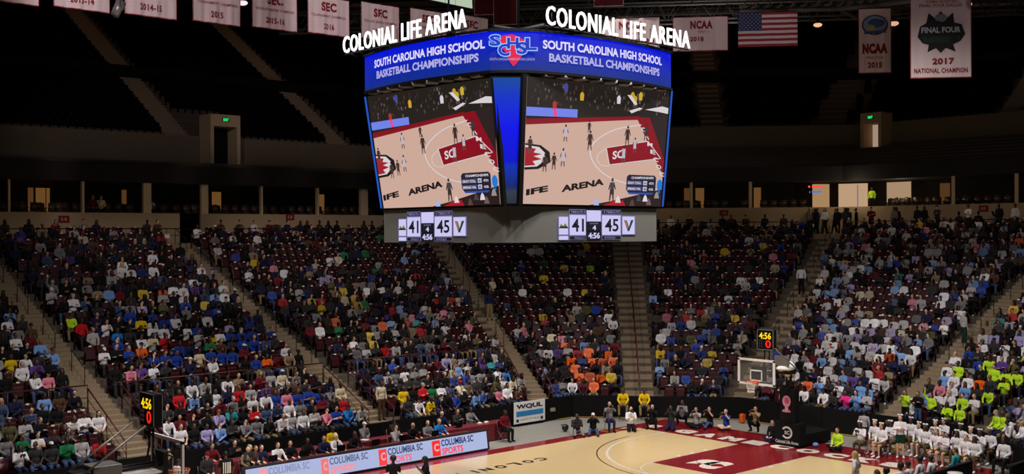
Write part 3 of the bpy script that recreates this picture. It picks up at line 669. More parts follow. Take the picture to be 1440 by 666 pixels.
for px, py, nm in ((875, 552, 'left'), (906, 553, 'right')):
    w = gz(px, py, 1.6); T = template('knees', 'chairw', .16, 0, -.15)
    n = V((-S49, -C49, 0)); c = D0-.75; loc = w.copy(); loc += V((S49, C49, 0))*(c-(w.x*S49+w.y*C49)); loc.z = .2
    person(loc, yaw(-S49, -C49), T, tc='yellow', bc='khaki', skin=B, hc='black', label='guard in bright yellow jacket seated high at the barrier, %s of two' % nm)
    e = empty('stool', (loc.x, loc.y, 0), yaw(-S49, -C49), 'stool under the %s guard in yellow' % nm, 'stool')
    mb = MB(); mb.box((0, 0, .63), (.36, .34, .04), DARKMET, bev=.01); mb.build('seat', e)
    for sx in (-1, 1):
        for sy in (-1, 1): mb = MB(); mb.tube((sx*.14, sy*.13, .61), (sx*.18, sy*.17, 0), .015, DARKMET, 6); mb.build('leg', e)
# people at the tables, facing the court
G_ = 'folding chairs at the courtside'
dn = (.05, -1)
def seatlab(s): return (('chair of the '+s), G_)
tb = [
 (297.5, 630.6, 'table', 'red', 'long', 'dark brown', W2, 'woman-length hair'),
]
def tp(px, py, arms, tc, hair, hc, skin, what, top='shirt', bc='charcoal', turn=0, Y=9.75):
    if 'second' in what or 'barrier' in what or 'press table' in what or 'left of the bald man' in what or 'laptop' in what: Y = 11.35
    T = template(arms, 'chair', .03, turn, 0); h = T['J']['head'].z+.115; w = gp(px, py, (0, 1, 0), Y-.03)
    if 'press table end' in what: w = gz(px, py, h); Y = w.y
    lift = min(.34, max(0, w.z-h)); print('tp', what[:30], round(w.z-h, 2))
    o = person((w.x, Y, lift), yaw(*dn), T, tc=tc, hair=hair, hc=hc, skin=skin, top=top, bc=bc, label=what)
    if 'tie' in what and 'one with tie' not in what and 'man with a tie' not in what: mb = MB(); mb.slab([(-.03, .135, 1.06), (.03, .135, 1.06), (.04, .155, .78), (0, .155, .73), (-.04, .155, .78)], (0, 1, 0), .012, NAVY); mb.box((0, .13, 1.08), (.05, .03, .05), NAVY); mb.build('tie', o)
    chair((w.x, Y, lift), yaw(*dn), 'maroon chair under the '+what.split(' seated')[0], G_)
tp(297.5, 630.6, 'table', 'maroon', 'long', 'dark brown', W2, 'long-haired person in dark red top seated left of the bald man in black')
tp(329.4, 623.7, 'clap', 'black', 'short', 'brown', W, 'bald person in black seated in second row behind the referee', bc='black')
tp(290.6, 649, 'lap', 'charcoal', 'cap', 'maroon', W, 'person in maroon cap and dark jacket seated near left basket')
tp(348, 632.5, 'lap', 'tan', None, 'grey', W, 'bald person in tan shirt seated at left end of LED board')
tp(350.6, 624.5, 'table', 'charcoal', 'short', 'grey', W, 'grey-haired person in dark top seated behind the bald tan shirt', turn=.4)
tp(359, 628, 'table', 'brown', 'short', 'brown', W2, 'brown-clothed person seated next to grey-haired one behind LED board')
tp(367, 629, 'table', 'navy', 'short', 'brown', W, 'person in black-navy jacket seated third from LED board left end')
tp(390, 624, 'table', 'white', 'short', 'brown', W, 'person in white shirt seated behind left part of LED board')
tp(407.5, 622, 'table', 'black', 'short', 'brown', W, 'person in black shirt seated right of the white shirt', turn=-.5)
tp(431.7, 618, 'table', 'black', 'short', 'black', B, 'large person in black polo seated left of the dark suit', bc='black')
tp(467, 601, 'lap', 'yellow', 'short', 'black', B2, 'guard in yellow jacket seated against barrier behind the tables')
tp(455, 616.7, 'table', 'navy', 'short', 'brown', W2, 'person in dark suit seated left of the man with a tie', turn=-.4)
tp(472, 613, 'table', 'white', 'short', 'white', W, 'white-haired person in white shirt and dark tie seated at table')
tp(498, 610, 'table', 'black', 'short', 'black', B, 'person in black seated right of the white-haired one with tie')
tp(511.7, 598, 'chin', 'grey', 'cap', 'white', W2, 'person in grey and white cap seated in second table row')
tp(554, 594, 'chin', 'charcoal', 'short', 'black', B, 'person in charcoal seated in second table row by barrier', turn=-.3)
tp(556, 602, 'chin', 'light grey', 'short', 'brown', W, 'person in pale grey shirt seated behind middle of LED board')
tp(580, 602.7, 'table', 'black', None, 'brown', W, 'bald person in black seated between two grey shirts')
tp(600.9, 598, 'table', 'grey', 'short', 'grey', W, 'grey-haired person in grey shirt seated left of light blue', turn=-.4)
tp(617, 598, 'table', 'bright blue', 'short', 'blond', W, 'person in light blue shirt seated near right end of LED board')
tp(620.6, 582.5, 'table', 'navy', None, 'grey', W, 'bald person in navy jacket seated in second row left of long hair')
tp(642.5, 581, 'phone', 'charcoal', 'long', 'brown', W, 'long-haired person in dark top seated facing sideways beside laptop')
tp(661, 577, 'table', 'grey', 'short', 'black', B, 'person in grey sweater seated behind a laptop on the press table')
tp(708.7, 576, 'lap', 'maroon', 'short', 'black', B2, 'person in maroon sweater seated on chair at press table end', bc='black', turn=.4)
T = template('side', 'stand', .0)
ref = place(317.5, 634, 'side', 'stand', (.15, 1), lean=.0, sc_=.99, tc='black', top='tee', bc='black', skin=B, label='referee in black and white striped shirt standing at the left table')
mb = MB(); 
for sy in (-1, 1):
    for k in range(-2, 3):
        x = k*.062; mb.add([(x-.016, sy*.136*math.sqrt(max(0, 1-(x/.2)**2)), 1.44), (x+.016, sy*.136*math.sqrt(max(0, 1-(x/.2)**2)), 1.44), (x+.016, sy*.15*math.sqrt(max(0, 1-(x/.2)**2)), 1.05), (x-.016, sy*.15*math.sqrt(max(0, 1-(x/.2)**2)), 1.05)], [(0, 1, 2, 3)], WHITEP)
mb.build('shirt_stripes', ref)
mb = MB(); mb.box((-.5, 9.95, .1), (11, .95, .2), BLACK); tag(mb.build('riser_platform'), 'low black riser behind the scorer tables', 'platform')
# things on the tables
mb = MB(); p = V((5.35, 10.35, .76)); e = empty('laptop', p, math.pi, 'open dark laptop on the free-standing press table', 'laptop')
mb.box((0, 0, .01), (.34, .24, .02), DARKMET, bev=.005); mb.build('keyboard', e); mb = MB(); mb.box((0, .13, .12), (.34, .012, .22), BLACK, Matrix.Rotation(-.2, 3, 'X')); mb.build('screen', e)
for x, lab in ((6.6, 'left'), (7.0, 'right')):
    mb = MB(); mb.ell((0, 0, .05), (.11, .1, .05), mat('white_bag', (235, 228, 215), .7)); mb.box((0, 0, .008), (.2, .16, .015), WHITEP, bev=.004)
    tag(mb.build('food_bag', None, (x, 10.3, .756)), 'small white food bag on the press table, %s of two' % lab, 'bag')
for k, (x, y) in enumerate(((-4.6, 9.15), (-3.2, 9.2), (-1.6, 9.1), (.1, 9.15), (1.5, 9.2), (3.1, 9.1))):
    e = empty('monitor', (x, y, .755), 0, 'small dark monitor on the scorer table, %s from the left' % ['first', 'second', 'third', 'fourth', 'fifth', 'sixth'][k], 'monitor')
    mb = MB(); mb.box((0, 0, .17), (.38, .03, .24), BLACK, bev=.008); mb.build('screen', e); mb = MB(); mb.box((0, 0, .01), (.2, .14, .02), DARKMET); mb.tube((0, 0, .01), (0, 0, .1), .015, DARKMET, 6); mb.build('stand', e)
for k, (x, y) in enumerate(((-.9, 10.6), (.6, 10.65), (2.3, 10.6), (-3.0, 10.7))):
    mb = MB(); mb.box((0, 0, .006), (.24, .32, .01), WHITEP, Matrix.Rotation(.3*k, 3, 'Z')); mb.box((.03, .02, .014), (.22, .3, .006), WHITEP, Matrix.Rotation(.3*k+.2, 3, 'Z'))
    tag(mb.build('paper_stack', None, (x, y, .757)), 'white papers on the second row of maroon tables, %s from the right' % ['third', 'second', 'first', 'fourth'][k], 'papers', 'papers on the press tables')
mb = MB(); mb.ell((0, 0, .17), (.19, .14, .17), CAMM); mb.path([(-.1, .1, .2), (-.08, .2, .3), (.08, .2, .3), (.1, .1, .2)], .015, CAMM, 6)
p = gz(795, 606, 0); tag(mb.build('backpack', None, (p.x, p.y, 0)), 'black camera backpack on the floor left of the seated photographers', 'bag')
p = gz(1036, 590, .0); mb = MB(); mb.box((0, 0, .22), (.3, .22, .44), mat('orange_vest', (226, 88, 30), .7), bev=.06); mb.path([(-.08, -.1, .4), (0, -.12, .5), (.08, -.1, .4)], .012, BLACK, 6)
tag(mb.build('bag', None, (19.1, 5.1, .0)), 'orange and black bag against the barrier behind the blue T-shirt photographer', 'bag')
for k, (px, py, lab) in enumerate(((1136, 624, 'nearest the goal base'), (1147, 628, 'second from the goal base'))):
    p = gz(px, py, 0); mb = MB(); mb.ell((0, 0, .1), (.15, .13, .1), CLOTH); o = tag(mb.build('gym_bag', None, (p.x, p.y, 0)), 'crumpled %s bag on maroon floor, %s' % (['orange', 'blue'][k], lab), 'bag'); o.color = (*lin(COLS[['orange', 'sky blue'][k]]), 1)

# ------------------------------------------------------------------ cheerleaders on the baseline and bench
GC = 'cheerleaders in white sitting along the right baseline'
def bow(o, T, col='white'):
    J = T['J']; mb = MB(); R = J['hrot']
    for s in (-1, 1): mb.ell(R @ V((s*.06, -.02, .13)), (.06, .03, .045), CLOTH)
    mb.ell(R @ V((0, -.02, .12)), (.02, .03, .025), CLOTH)
    b_ = mb.build('hair_bow', o, J['head']); b_.color = (*lin(COLS[col]), 1)
cheer = [(1211, 593, B2, 'black', 'clap', 'far left of the front row'), (1231, 591, W, 'blond', 'lap', 'second from left of the front row'), (1240.5, 595.5, W2, 'brown', 'lap', 'third from left, leaning behind her neighbours'), (1254, 591.5, B, 'black', 'phone', 'fourth from left beside the standing one'),
 (1282, 587.5, B, 'black', 'lap', 'just right of the standing cheerleader'), (1293.5, 594, W, 'brown', 'lap', 'second to the right of the standing one'), (1302, 597, B, 'dark brown', 'lap', 'in the middle with folded sleeves'), (1317, 591, W, 'blond', 'clap', 'behind the middle pair, pale hair'),
 (1329, 589, W2, 'brown', 'clap', 'tallest one of the middle, back row'), (1318, 603, W, 'brown', 'lap', 'front middle, legs bare'), (1328, 605.5, W2, 'dark brown', 'phone', 'front middle, turned to the right'), (1352, 596.4, B, 'black', 'lap', 'back row with a big bow right of the middle'), (1346.5, 605.5, B, 'black', 'lap', 'front row, sixth from the right end'),
 (1359, 611, W, 'brown', 'lap', 'front row, leaning low near the green shirt'), (1367, 601, W, 'blond', 'clap', 'back row near the right end, fair hair'), (1371, 613, B, 'black', 'lap', 'front row, third from the right end'), (1379.5, 604, B, 'black', 'clap', 'back row, dark hair, near the right end'), (1393, 603, B, 'dark brown', 'lap', 'far right end of the row')]
for k, (px, py, sk, hc, ar, lab) in enumerate(cheer):
    T = template(ar, 'chair', {'lap': .03, 'clap': .08, 'phone': .06}[ar], {'lap': 0, 'clap': 0, 'phone': 0}[ar], {'lap': 0, 'clap': 0, 'phone': -.45}[ar])
    h = T['J']['head'].z+.13; w = gz(px, py-1, h+.0); o = person(V((w.x, w.y, 0)), yaw(-1, .08*((k % 3)-1)), T, tc='white', bottom='skirt', bc='olive', hair='bun' if k % 3 else 'long', hc=hc, skin=sk, shoe='white', label='cheerleader in white top, '+lab, group=GC)
    bow(o, T); chair((w.x, w.y, 0), yaw(-1, 0), 'chair of the cheerleader '+lab, 'chairs of the cheerleaders')
T = template('cross', 'stand', .0); w = gz(1266, 583, 1.78)
o = person(V((w.x, w.y, 0)), yaw(-1, -.5), T, tc='white', bottom='skirt', bc='dark green', hair='bun', hc='brown', skin=W, shoe='white', scale=.98, label='cheerleader in white top standing with folded arms before the seated row'); bow(o, T)
place(1248, 589.6, 'lap', 'chair', (-1, 0), tc='black', bc='black', skin=B, label='person in black sitting among the cheerleaders on the left')
place(1215, 577, 'side', 'stand', (.9, .3), lean=.0, sc_=.86, tc='light grey', bc='charcoal', hair='short', skin=B, label='person in pale grey hoodie standing at the barrier behind the cheerleaders')
place(1412, 614.7, 'lap', 'chairw', (-1, .1), lean=.0, turn=-.5, tc='white', bc='black', skin=B, label='person in white shirt and black trousers on chair right of cheerleaders', seat=('chair under the person in white right of cheerleaders', G_))
for k, (px, py) in enumerate(((1243, 620), (1266, 629), (1303, 634), (1370, 651), (1396, 639), (1330, 640), (1256, 630), (1290, 636))):
    w = gz(px, py, .09); mb = MB(); rr_ = random.Random(k)
    for j in range(26):
        a = rr_.uniform(0, 6.3); z_ = rr_.uniform(-.3, 1); r_ = .13; mb.tube((0, 0, .08), (r_*math.cos(a), r_*math.sin(a), .08+.1*z_), .012, mat('gold_pom', (224, 176, 34), .5), 5, .02)
    mb.ell((0, 0, .08), (.09, .09, .07), MATS['gold_pom'])
    tag(mb.build('pom_pom', None, (w.x, w.y, 0)), 'gold pom-pom on the floor by the cheerleaders, %s counted from the goal' % ['first', 'third', 'fifth', 'seventh', 'eighth', 'sixth', 'second', 'fourth'][k], 'pom-pom', 'gold pom-poms on the floor')
w = gz(1289, 641, 0); mb = MB(); mb.tube((0, 0, 0), (0, 0, .02), .12, BLACK, 12); mb.tube((0, 0, .02), (0, 0, .8), .1, mat('green_cloth', (16, 104, 74), .8), 12, .03); mb.tube((.03, -.03, .05), (.03, -.03, .6), .05, mat('gold_pom', (224, 176, 34)), 10, .02)
tag(mb.build('megaphone', None, w), 'tall green and gold cone standing in front of the cheerleaders', 'cone')
o = place(1203, 634, 'hips', 'stand', (-.25, .95), lean=.0, tc='white', bottom='shorts', bc='gold', hair='long', hc='blond', skin=W, shoe='white', label='blond person in white top and gold shorts standing at near court end', top='tee')
# bench people bottom right
for k, (px, py, tc, bc, hair, hc, sk, lab) in enumerate(((1234, 660, 'charcoal', 'black', 'long', 'brown', W2, 'brown-haired person at the left end of the near bench'), (1247, 658, 'black', 'black', 'afro', 'black', B, 'curly-haired person in black second on the near bench'), (1267, 651, 'white', 'black', 'afro', 'black', B, 'curly-haired player in white third on the near bench'), (1278, 648, 'white', 'black', 'short', 'black', B2, 'player in white warm-up fourth on the near bench'), (1294, 641.5, 'white', 'black', 'afro', 'black', B, 'player in white warm-up with dark hair fifth on near bench'), (1310, 640, 'white', 'gold', 'short', 'black', B2, 'player in white warm-up sixth on the near bench'), (1344.6, 629, 'teal', 'black', 'short', 'brown', W2, 'person in teal green shirt at right end of near bench'))):
    place(px, py, 'lap', 'chair', (0, 1), tc=tc, bc=bc, hair=hair, hc=hc, skin=sk, label=lab, seat=('chair under the '+lab, 'near bench chairs'))
for k, (a, b_, lab) in enumerate(((V((9.6, -8.95, 0)), V((13.9, -8.95, 0)), 'black low board behind the near bench, bottom right'), (V((13.9, -10.4, 0)), V((16.2, -10.2, 0)), 'black low board at the extreme bottom right'))):
    mb = MB(); d = b_-a; mb.slab([a, b_, b_+V((0, 0, .88)), a+V((0, 0, .88))], (0, 1, 0), .1, BLACK); mb.box((a+b_)/2+V((0, .05, .89)), (d.length, .14, .02), DARKMET); tag(mb.build('low_board', None), lab, 'board')
w = gz(1343, 664, .8); mb = MB(); mb.tube((0, 0, .0), (0, 0, .74), .2, mat('cooler_body', (216, 120, 40), .5), 20, .24); mb.tube((0, 0, .74), (0, 0, .8), .26, WHITEP, 20); tag(mb.build('drink_cooler', None, (w.x, w.y, 0)), 'round cooler with white lid behind the near black board', 'cooler')
# players on the court
place(553, 641, 'phone', 'walk', (.6, .8), lean=.05, sc_=.97, top='tee', tc='black', bottom='shorts', bc='black', hair='afro', hc='black', skin=B2, shoe='white', label='player in black uniform with a hair bun at the lower court edge, left of two')
place(598, 641, 'clap', 'walk', (-.8, .5), lean=.08, sc_=.97, top='tee', tc='black', bottom='shorts', bc='black', hair='long', hc='black', skin=B, shoe='white', label='player in black uniform with long dark hair at the lower court edge')
place(250, 645, 'side', 'stand', (1, .1), lean=.0, sc_=.9, tc='white', bc='black', skin=B, label='person in white near the left rim at the bottom edge')
place(236, 636, 'side', 'stand', (.7, -.5), lean=.0, sc_=.92, tc='black', bc='black', hair='short', hc='brown', skin=W, label='person in black seen through the left backboard')
# ------------------------------------------------------------------ centre-hung scoreboard
def arcpts(p, q, bulge, n=14):
    p, q = V(p), V(q); d = q-p; nrm = V((d.y, -d.x)).normalized() if p.cross(q) > 0 else V((-d.y, d.x)).normalized()
    mid = (p+q)/2
    if nrm.dot(mid-V((.2, .6))) < 0: nrm = -nrm
    return [p+d*t+nrm*bulge*4*t*(1-t) for t in [i/n for i in range(n+1)]]
RP = [(-3.97, 3.95), (-3.97, -2.62), (-2.97, -3.45), (3.44, -3.45), (4.3, -2.6), (4.3, 3.9), (3.4, 4.75), (-3.1, 4.75)]
def ring_path(scale=1.0, bulge=.42, off=0):
    out = []; c = V((.17, .65))
    for i in range(8):
        a, b_ = V(RP[i]), V(RP[(i+1) % 8]); a = c+(a-c)*scale; b_ = c+(b_-c)*scale
        out += arcpts(a, b_, bulge if i % 2 == 0 else .06)[:-1]
    if off: 
        out = [c+(p-c)*(1+off/(p-c).length) for p in out]
    return out
def loft(mb, rings, m, cap=True):
    k = len(rings[0][0]); vs = []
    for pts, z in rings: vs += [(p[0], p[1], z) for p in pts]
    fs = [(j*k+i, j*k+(i+1) % k, (j+1)*k+(i+1) % k, (j+1)*k+i) for j in range(len(rings)-1) for i in range(k)]
    if cap: fs += [tuple(range(k-1, -1, -1)), tuple(range((len(rings)-1)*k, len(rings)*k))]
    mb.add(vs, fs, m)
JB = empty('scoreboard', (0, 0, 0), 0, 'huge four-sided scoreboard hanging over the court with a blue ring display', 'scoreboard')
RBLUE = bpy.data.materials.new('ring_display_blue'); RBLUE.use_nodes = True; nt = RBLUE.node_tree; b = nt.nodes['Principled BSDF']
tc = nt.nodes.new('ShaderNodeTexCoord'); sp = nt.nodes.new('ShaderNodeSeparateXYZ'); mr = nt.nodes.new('ShaderNodeMapRange'); mr.inputs[1].default_value = 14.2; mr.inputs[2].default_value = 15.4
cr = nt.nodes.new('ShaderNodeValToRGB'); cr.color_ramp.elements[0].color = (*lin((14, 44, 128)), 1); cr.color_ramp.elements[1].color = (*lin((4, 20, 214)), 1)
nt.links.new(tc.outputs['Object'], sp.inputs[0]); nt.links.new(sp.outputs['Z'], mr.inputs[0]); nt.links.new(mr.outputs[0], cr.inputs[0]); nt.links.new(cr.outputs[0], b.inputs['Emission Color']); b.inputs['Emission Strength'].default_value = 1; b.inputs['Base Color'].default_value = (.01, .01, .01, 1); b.inputs['Specular IOR Level'].default_value = .03; b.inputs['Roughness'].default_value = .9
mb = MB(); rp = ring_path(); loft(mb, [(rp, 14.22), (rp, 15.4)], RBLUE, False); ring = mb.build('ring_display', JB)
mb = MB(); ro = ring_path(off=.05); ri = ring_path(off=-.3)
loft(mb, [(ro, 15.4), (ro, 15.48), (ri, 15.48)], BLACK, False); loft(mb, [(ri, 14.1), (ro, 14.14), (ro, 14.22)], BLACK); mb.build('ring_frame', JB)
# text on the curved faces
def face_map(i, z, h, a0, a1, off=.03):
    p, q = V(RP[i]), V(RP[i+1]); d = q-p; L = d.length; nrm = V((d.y, -d.x)).normalized()
    if nrm.dot((p+q)/2-V((.2, .6))) < 0: nrm = -nrm
    def f(x, y):
        t = a0+(a1-a0)*x; c = p+d*t+nrm*(.42*4*t*(1-t)+off); return V((c.x, c.y, z+h*y))
    return f
TXT = em((222, 216, 250), 1.0); TXT2 = em((176, 172, 226), 1.0); mb = MB()
def tpar(i, px, py):     # parameter along face i seen at a photo column
    p, q = V(RP[i]), V(RP[i+1]); n = V((1, 0)) if i == 0 else V((0, 1)); w = gp(px, py, (n.x, n.y, 0), p.dot(n)-.3)
    return (w.y-p.y)/(q.y-p.y) if i == 0 else (w.x-p.x)/(q.x-p.x)
for i, (xa, xb, xc, xd, ym) in ((0, (524, 674, 528, 667, 90)), (2, (770, 934, 777, 930, 90))):
    s1, s2 = 'SOUTH CAROLINA HIGH SCHOOL', 'BASKETBALL CHAMPIONSHIPS'
    put_text(mb, s1, (0, 0, 0), (1, 0, 0), (0, 0, 1), TXT, .035, map2=face_map(i, 14.9, .27, tpar(i, xa, ym), tpar(i, xb, ym)))
    put_text(mb, s2, (0, 0, 0), (1, 0, 0), (0, 0, 1), TXT2, .035, map2=face_map(i, 14.52, .26, tpar(i, xc, ym), tpar(i, xd, ym))); mb.build('ring_lettering', JB); mb = MB()
mb = MB(); ca = V((-3.97, -2.62, 0)); cb = V((-2.97, -3.45, 0)); cd = (cb-ca).normalized(); cn = V((-cd.y, cd.x, 0)); cn = cn if cn.y < 0 else -cn; cm = (ca+cb)/2
def cl(u, v, d=.0): return cm+cd*u+cn*(.1+d)+V((0, 0, 14.82+v))
RED = em((226, 26, 74)); LB = em((150, 196, 255)); DB = em((20, 50, 190))
st = [(-.30, .46), (.0, .50), (.22, .42), (.42, .3), (.56, .1), (.40, -.05), (.28, -.22), (.14, -.42), (.04, -.52), (-.08, -.36), (-.2, -.08), (-.34, .1), (-.42, .3)]
mb.add([cl(u*.95, v*.95) for u, v in st], [tuple(range(len(st)))], RED)
for ch, u0, v0, w_, h_ in (('S', -.68, .12, .33, .33), ('C', -.42, -.18, .34, .36), ('H', -.15, .04, .34, .33), ('S', .14, -.12, .3, .36), ('L', .40, .0, .34, .36)):
    put_text(mb, ch, cl(u0-.03, v0-.03, .01), cd*(w_+.06), V((0, 0, h_+.06)), em((150, 196, 255)), .07); put_text(mb, ch, cl(u0, v0, .02), cd*w_, V((0, 0, h_)), DB, .03)
put_text(mb, 'SOUTH CAROLINA HIGH SCHOOL LEAGUE', cl(-.68, -.31, .02), cd*1.36, V((0, 0, .07)), TXT2, 0)
mb.build('league_logo', JB)
# arena name letters on top
WL = em((255, 252, 250), 1.5)
def sign(p, q, z, h, lab):
    p, q = V(p), V(q); mb = MB(); d = q-p; n = V((d.y, -d.x, 0)).normalized()
    if n.dot(p) < 0: n = -n
    put_text(mb, 'COLONIAL LIFE ARENA', p+V((0, 0, z)), d, V((0, 0, h)), WL, .006, n, .05, sp=1.12)
    o = mb.build('arena_name_lettering', JB); o['label'] = lab
    mb = MB(); mb.tube(p-n*.06+V((0, 0, z-.03)), q-n*.06+V((0, 0, z-.03)), .025, DARKMET, 6)
    for k in range(12):
        c = p+d*(k+.5)/12-n*.06; mb.tube(c+V((0, 0, z-.02)), c-n*.35+V((0, 0, 15.45)), .014, DARKMET, 5); mb.tube(c+V((0, 0, z)), c+V((0, 0, z+h*.8)), .012, DARKMET, 5)
    mb.build('lettering_support', JB)
sign((-4.4, 4.62, 0), (-4.4, -2.0, 0), 15.56, .58, 'white glowing letters on the left face'); sign((-2.86, -3.9, 0), (3.92, -3.9, 0), 15.56, .58, 'white glowing letters on the right face')
# body behind the screens
def octo(xm, xM, ym, yM, c): return [(xm, yM-c), (xm, ym+c*.85), (xm+c, ym), (xM-c, ym), (xM, ym+c), (xM, yM-c), (xM-c, yM), (xm+c, yM)]
mb = MB(); loft(mb, [(octo(-3.4, 3.75, -2.9, 4.2, .75), 10.15), (octo(-3.8, 4.15, -3.3, 4.6, .75), 14.16)], BLACK); mb.build('cabinet', JB)
SL = [V((-3.9, 3.89, 14.05)), V((-3.9, -2.61, 14.02)), V((-3.5, -2.52, 10.2)), V((-3.5, 3.52, 10.2))]
SR = [V((-3.2, -3.4, 14.03)), V((3.43, -3.4, 14.14)), V((3.39, -3.0, 10.21)), V((-3.03, -3.0, 10.21))]
def bil(q, u, v): return (q[0]*(1-u)+q[1]*u)*(1-v)+(q[3]*(1-u)+q[2]*u)*v
def screen(q, lab):
    n = (q[1]-q[0]).cross(q[3]-q[0]).normalized()
    if n.dot(q[0]) < 0: n = -n
    mb = MB(); bz = [bil(q, -.02, -.02), bil(q, 1.02, -.02), bil(q, 1.02, 1.02), bil(q, -.02, 1.02)]; mb.slab([p-n*.02 for p in bz], -n, .12, BLACK)
    def P(u, v, d): return bil(q, u, v)+n*(.01+d)
    def poly(pts, m, d): mb.add([P(u, v, d) for u, v in pts], [tuple(range(len(pts)))], m)
    scr = mb.build('video_screen', JB); scr['label'] = lab
    mb = MB()
    TAN = em((208, 172, 156), .95); DK = em((38, 32, 28)); MR = em((134, 14, 30)); WT = em((214, 206, 208)); BK = em((26, 18, 20))
    poly([(0, 0), (1, 0), (1, 1), (0, 1)], TAN, 0)
    poly([(0, 0), (1, 0), (1, .22), (.78, .27), (0, .36)], DK, .005)
    poly([(0, .33), (.78, .24), (.78, .268), (0, .375)], MR, .01)
    poly([(.76, .25), (.9, .24), (1, .5), (1, .72), (.97, .68)], MR, .012)
    poly([(.86, .24), (1, .22), (1, .6)], em((44, 32, 32)), .014)
    poly([(0, .235), (.335, .225), (.335, .29), (0, .305)], em((112, 130, 230)), .014); poly([(.17, .23), (.19, .23), (.2, .295), (.18, .297)], em((236, 70, 130)), .017)
    rr_ = random.Random(5)
    for k in range(150):
        u, v = rr_.uniform(.02, .97), rr_.uniform(.02, .27); c = rr_.choice([(70, 60, 54), (84, 74, 70), (56, 46, 42), (48, 42, 50), (66, 52, 44), (104, 94, 90)])
        s_ = rr_.uniform(.006, .012)
        if v < .33-.09*u-.1 or v < .2: poly([(u-s_*.6, v), (u, v-s_*1.3), (u+s_*.6, v), (u+s_*.5, v+s_*2), (u-s_*.5, v+s_*2)], em(c), .012)
    for u, v, c in ((.36, .1, (200, 160, 50)), (.72, .06, (190, 160, 40)), (.78, .055, (200, 170, 50)), (.74, .09, (196, 164, 44)), (.25, .04, (70, 70, 150)), (.62, .1, (210, 205, 220)), (.18, .19, (170, 50, 50))):
        poly([(u-.012, v+.05), (u-.014, v), (u-.005, v-.018), (u+.005, v-.018), (u+.014, v), (u+.012, v+.05)], em(c), .016)
    poly([(.68, .07), (.71, .07), (.76, .14), (.74, .15)], WT, .018); poly([(.7, .2), (.78, .165), (.8, .175), (.72, .22)], WT, .018); poly([(.82, .18), (.95, .14), (1, .15), (1, .2), (.93, .19)], WT, .018)
    for k, ch in enumerate('GAMECOC'):
        put_text(mb, ch, P(.8+.028*k, .36+.062*k, .02), P(.04, .012, 0)-P(0, 0, 0), P(0, -.035, 0)-P(0, 0, 0), WT, .03)
    lane = [(.55, .52), (.86, .445), (.97, .585), (.58, .66)]; poly(lane, MR, .012)
    for a, b_ in zip(lane, lane[1:]+lane[:1]):
        dx, dy = b_[0]-a[0], b_[1]-a[1]; L = math.hypot(dx, dy); nx, ny = -dy/L*.003, dx/L*.003; poly([(a[0]+nx, a[1]+ny), (b_[0]+nx, b_[1]+ny), (b_[0]-nx, b_[1]-ny), (a[0]-nx, a[1]-ny)], WT, .016)
    put_text(mb, 'SC', P(.6, .615, .02), P(.08, -.018, 0)-P(0, 0, 0), P(.0, -.07, 0)-P(0, 0, 0), WT, .03)
    def curve(pts, w, m, d):
        c = []
        for i in range(len(pts)-1):
            for t in range(8):
                t /= 8; p0 = pts[max(i-1, 0)]; p1 = pts[i]; p2 = pts[i+1]; p3 = pts[min(i+2, len(pts)-1)]
                c.append(tuple(.5*((2*p1[j])+(-p0[j]+p2[j])*t+(2*p0[j]-5*p1[j]+4*p2[j]-p3[j])*t*t+(-p0[j]+3*p1[j]-3*p2[j]+p3[j])*t**3) for j in (0, 1)))
        c.append(pts[-1])
        for a, b_ in zip(c, c[1:]):
            dx, dy = b_[0]-a[0], b_[1]-a[1]; L = math.hypot(dx, dy) or 1; nx, ny = -dy/L*w, dx/L*w; poly([(a[0]+nx, a[1]+ny), (b_[0]+nx, b_[1]+ny), (b_[0]-nx, b_[1]-ny), (a[0]-nx, a[1]-ny)], m, d)
    curve([(.8, .31), (.62, .36), (.5, .44), (.44, .53), (.46, .64), (.55, .74), (.68, .8), (.86, .83)], .004, WT, .014)
    curve([(.55, .53), (.5, .57), (.49, .62), (.52, .665), (.58, .67)], .0025, WT, .014)
    poly([(0, .52), (.1, .53), (.16, .58), (.17, .66), (.09, .72), (0, .73)], BK, .012); poly([(0, .535), (.09, .545), (.13, .59), (.13, .65), (.08, .7), (0, .71)], WT, .015); poly([(0, .55), (.07, .56), (.055, .59), (.11, .6), (.055, .62), (.11, .64), (.05, .66), (.07, .69), (0, .7)], em((160, 30, 44)), .018)
    put_text(mb, 'IFE', P(.015, .935, .02), P(.14, -.035, 0)-P(0, 0, 0), P(0, -.05, 0)-P(0, 0, 0), BK, .05); put_text(mb, 'ARENA', P(.25, .90, .02), P(.29, -.065, 0)-P(0, 0, 0), P(0, -.055, 0)-P(0, 0, 0), BK, .05)
    poly([(.45, 1), (.62, .96), (1, .85), (1, 1)], em((40, 28, 28)), .014); poly([(.55, 1), (.64, .955), (.7, .955), (.72, 1)], em((170, 24, 34)), .017)
    for u, v, c in ((.5, .97, (160, 180, 226)), (.66, .945, (220, 210, 214)), (.82, .93, (70, 60, 70)), (.87, .93, (220, 210, 214)), (.96, .9, (150, 140, 140)), (.9, .96, (110, 90, 84)), (.77, .97, (90, 60, 60))):
        poly([(u-.02, v+.03), (u-.012, v-.01), (u, v-.03), (u+.012, v-.01), (u+.022, v+.03)], em(c), .02)
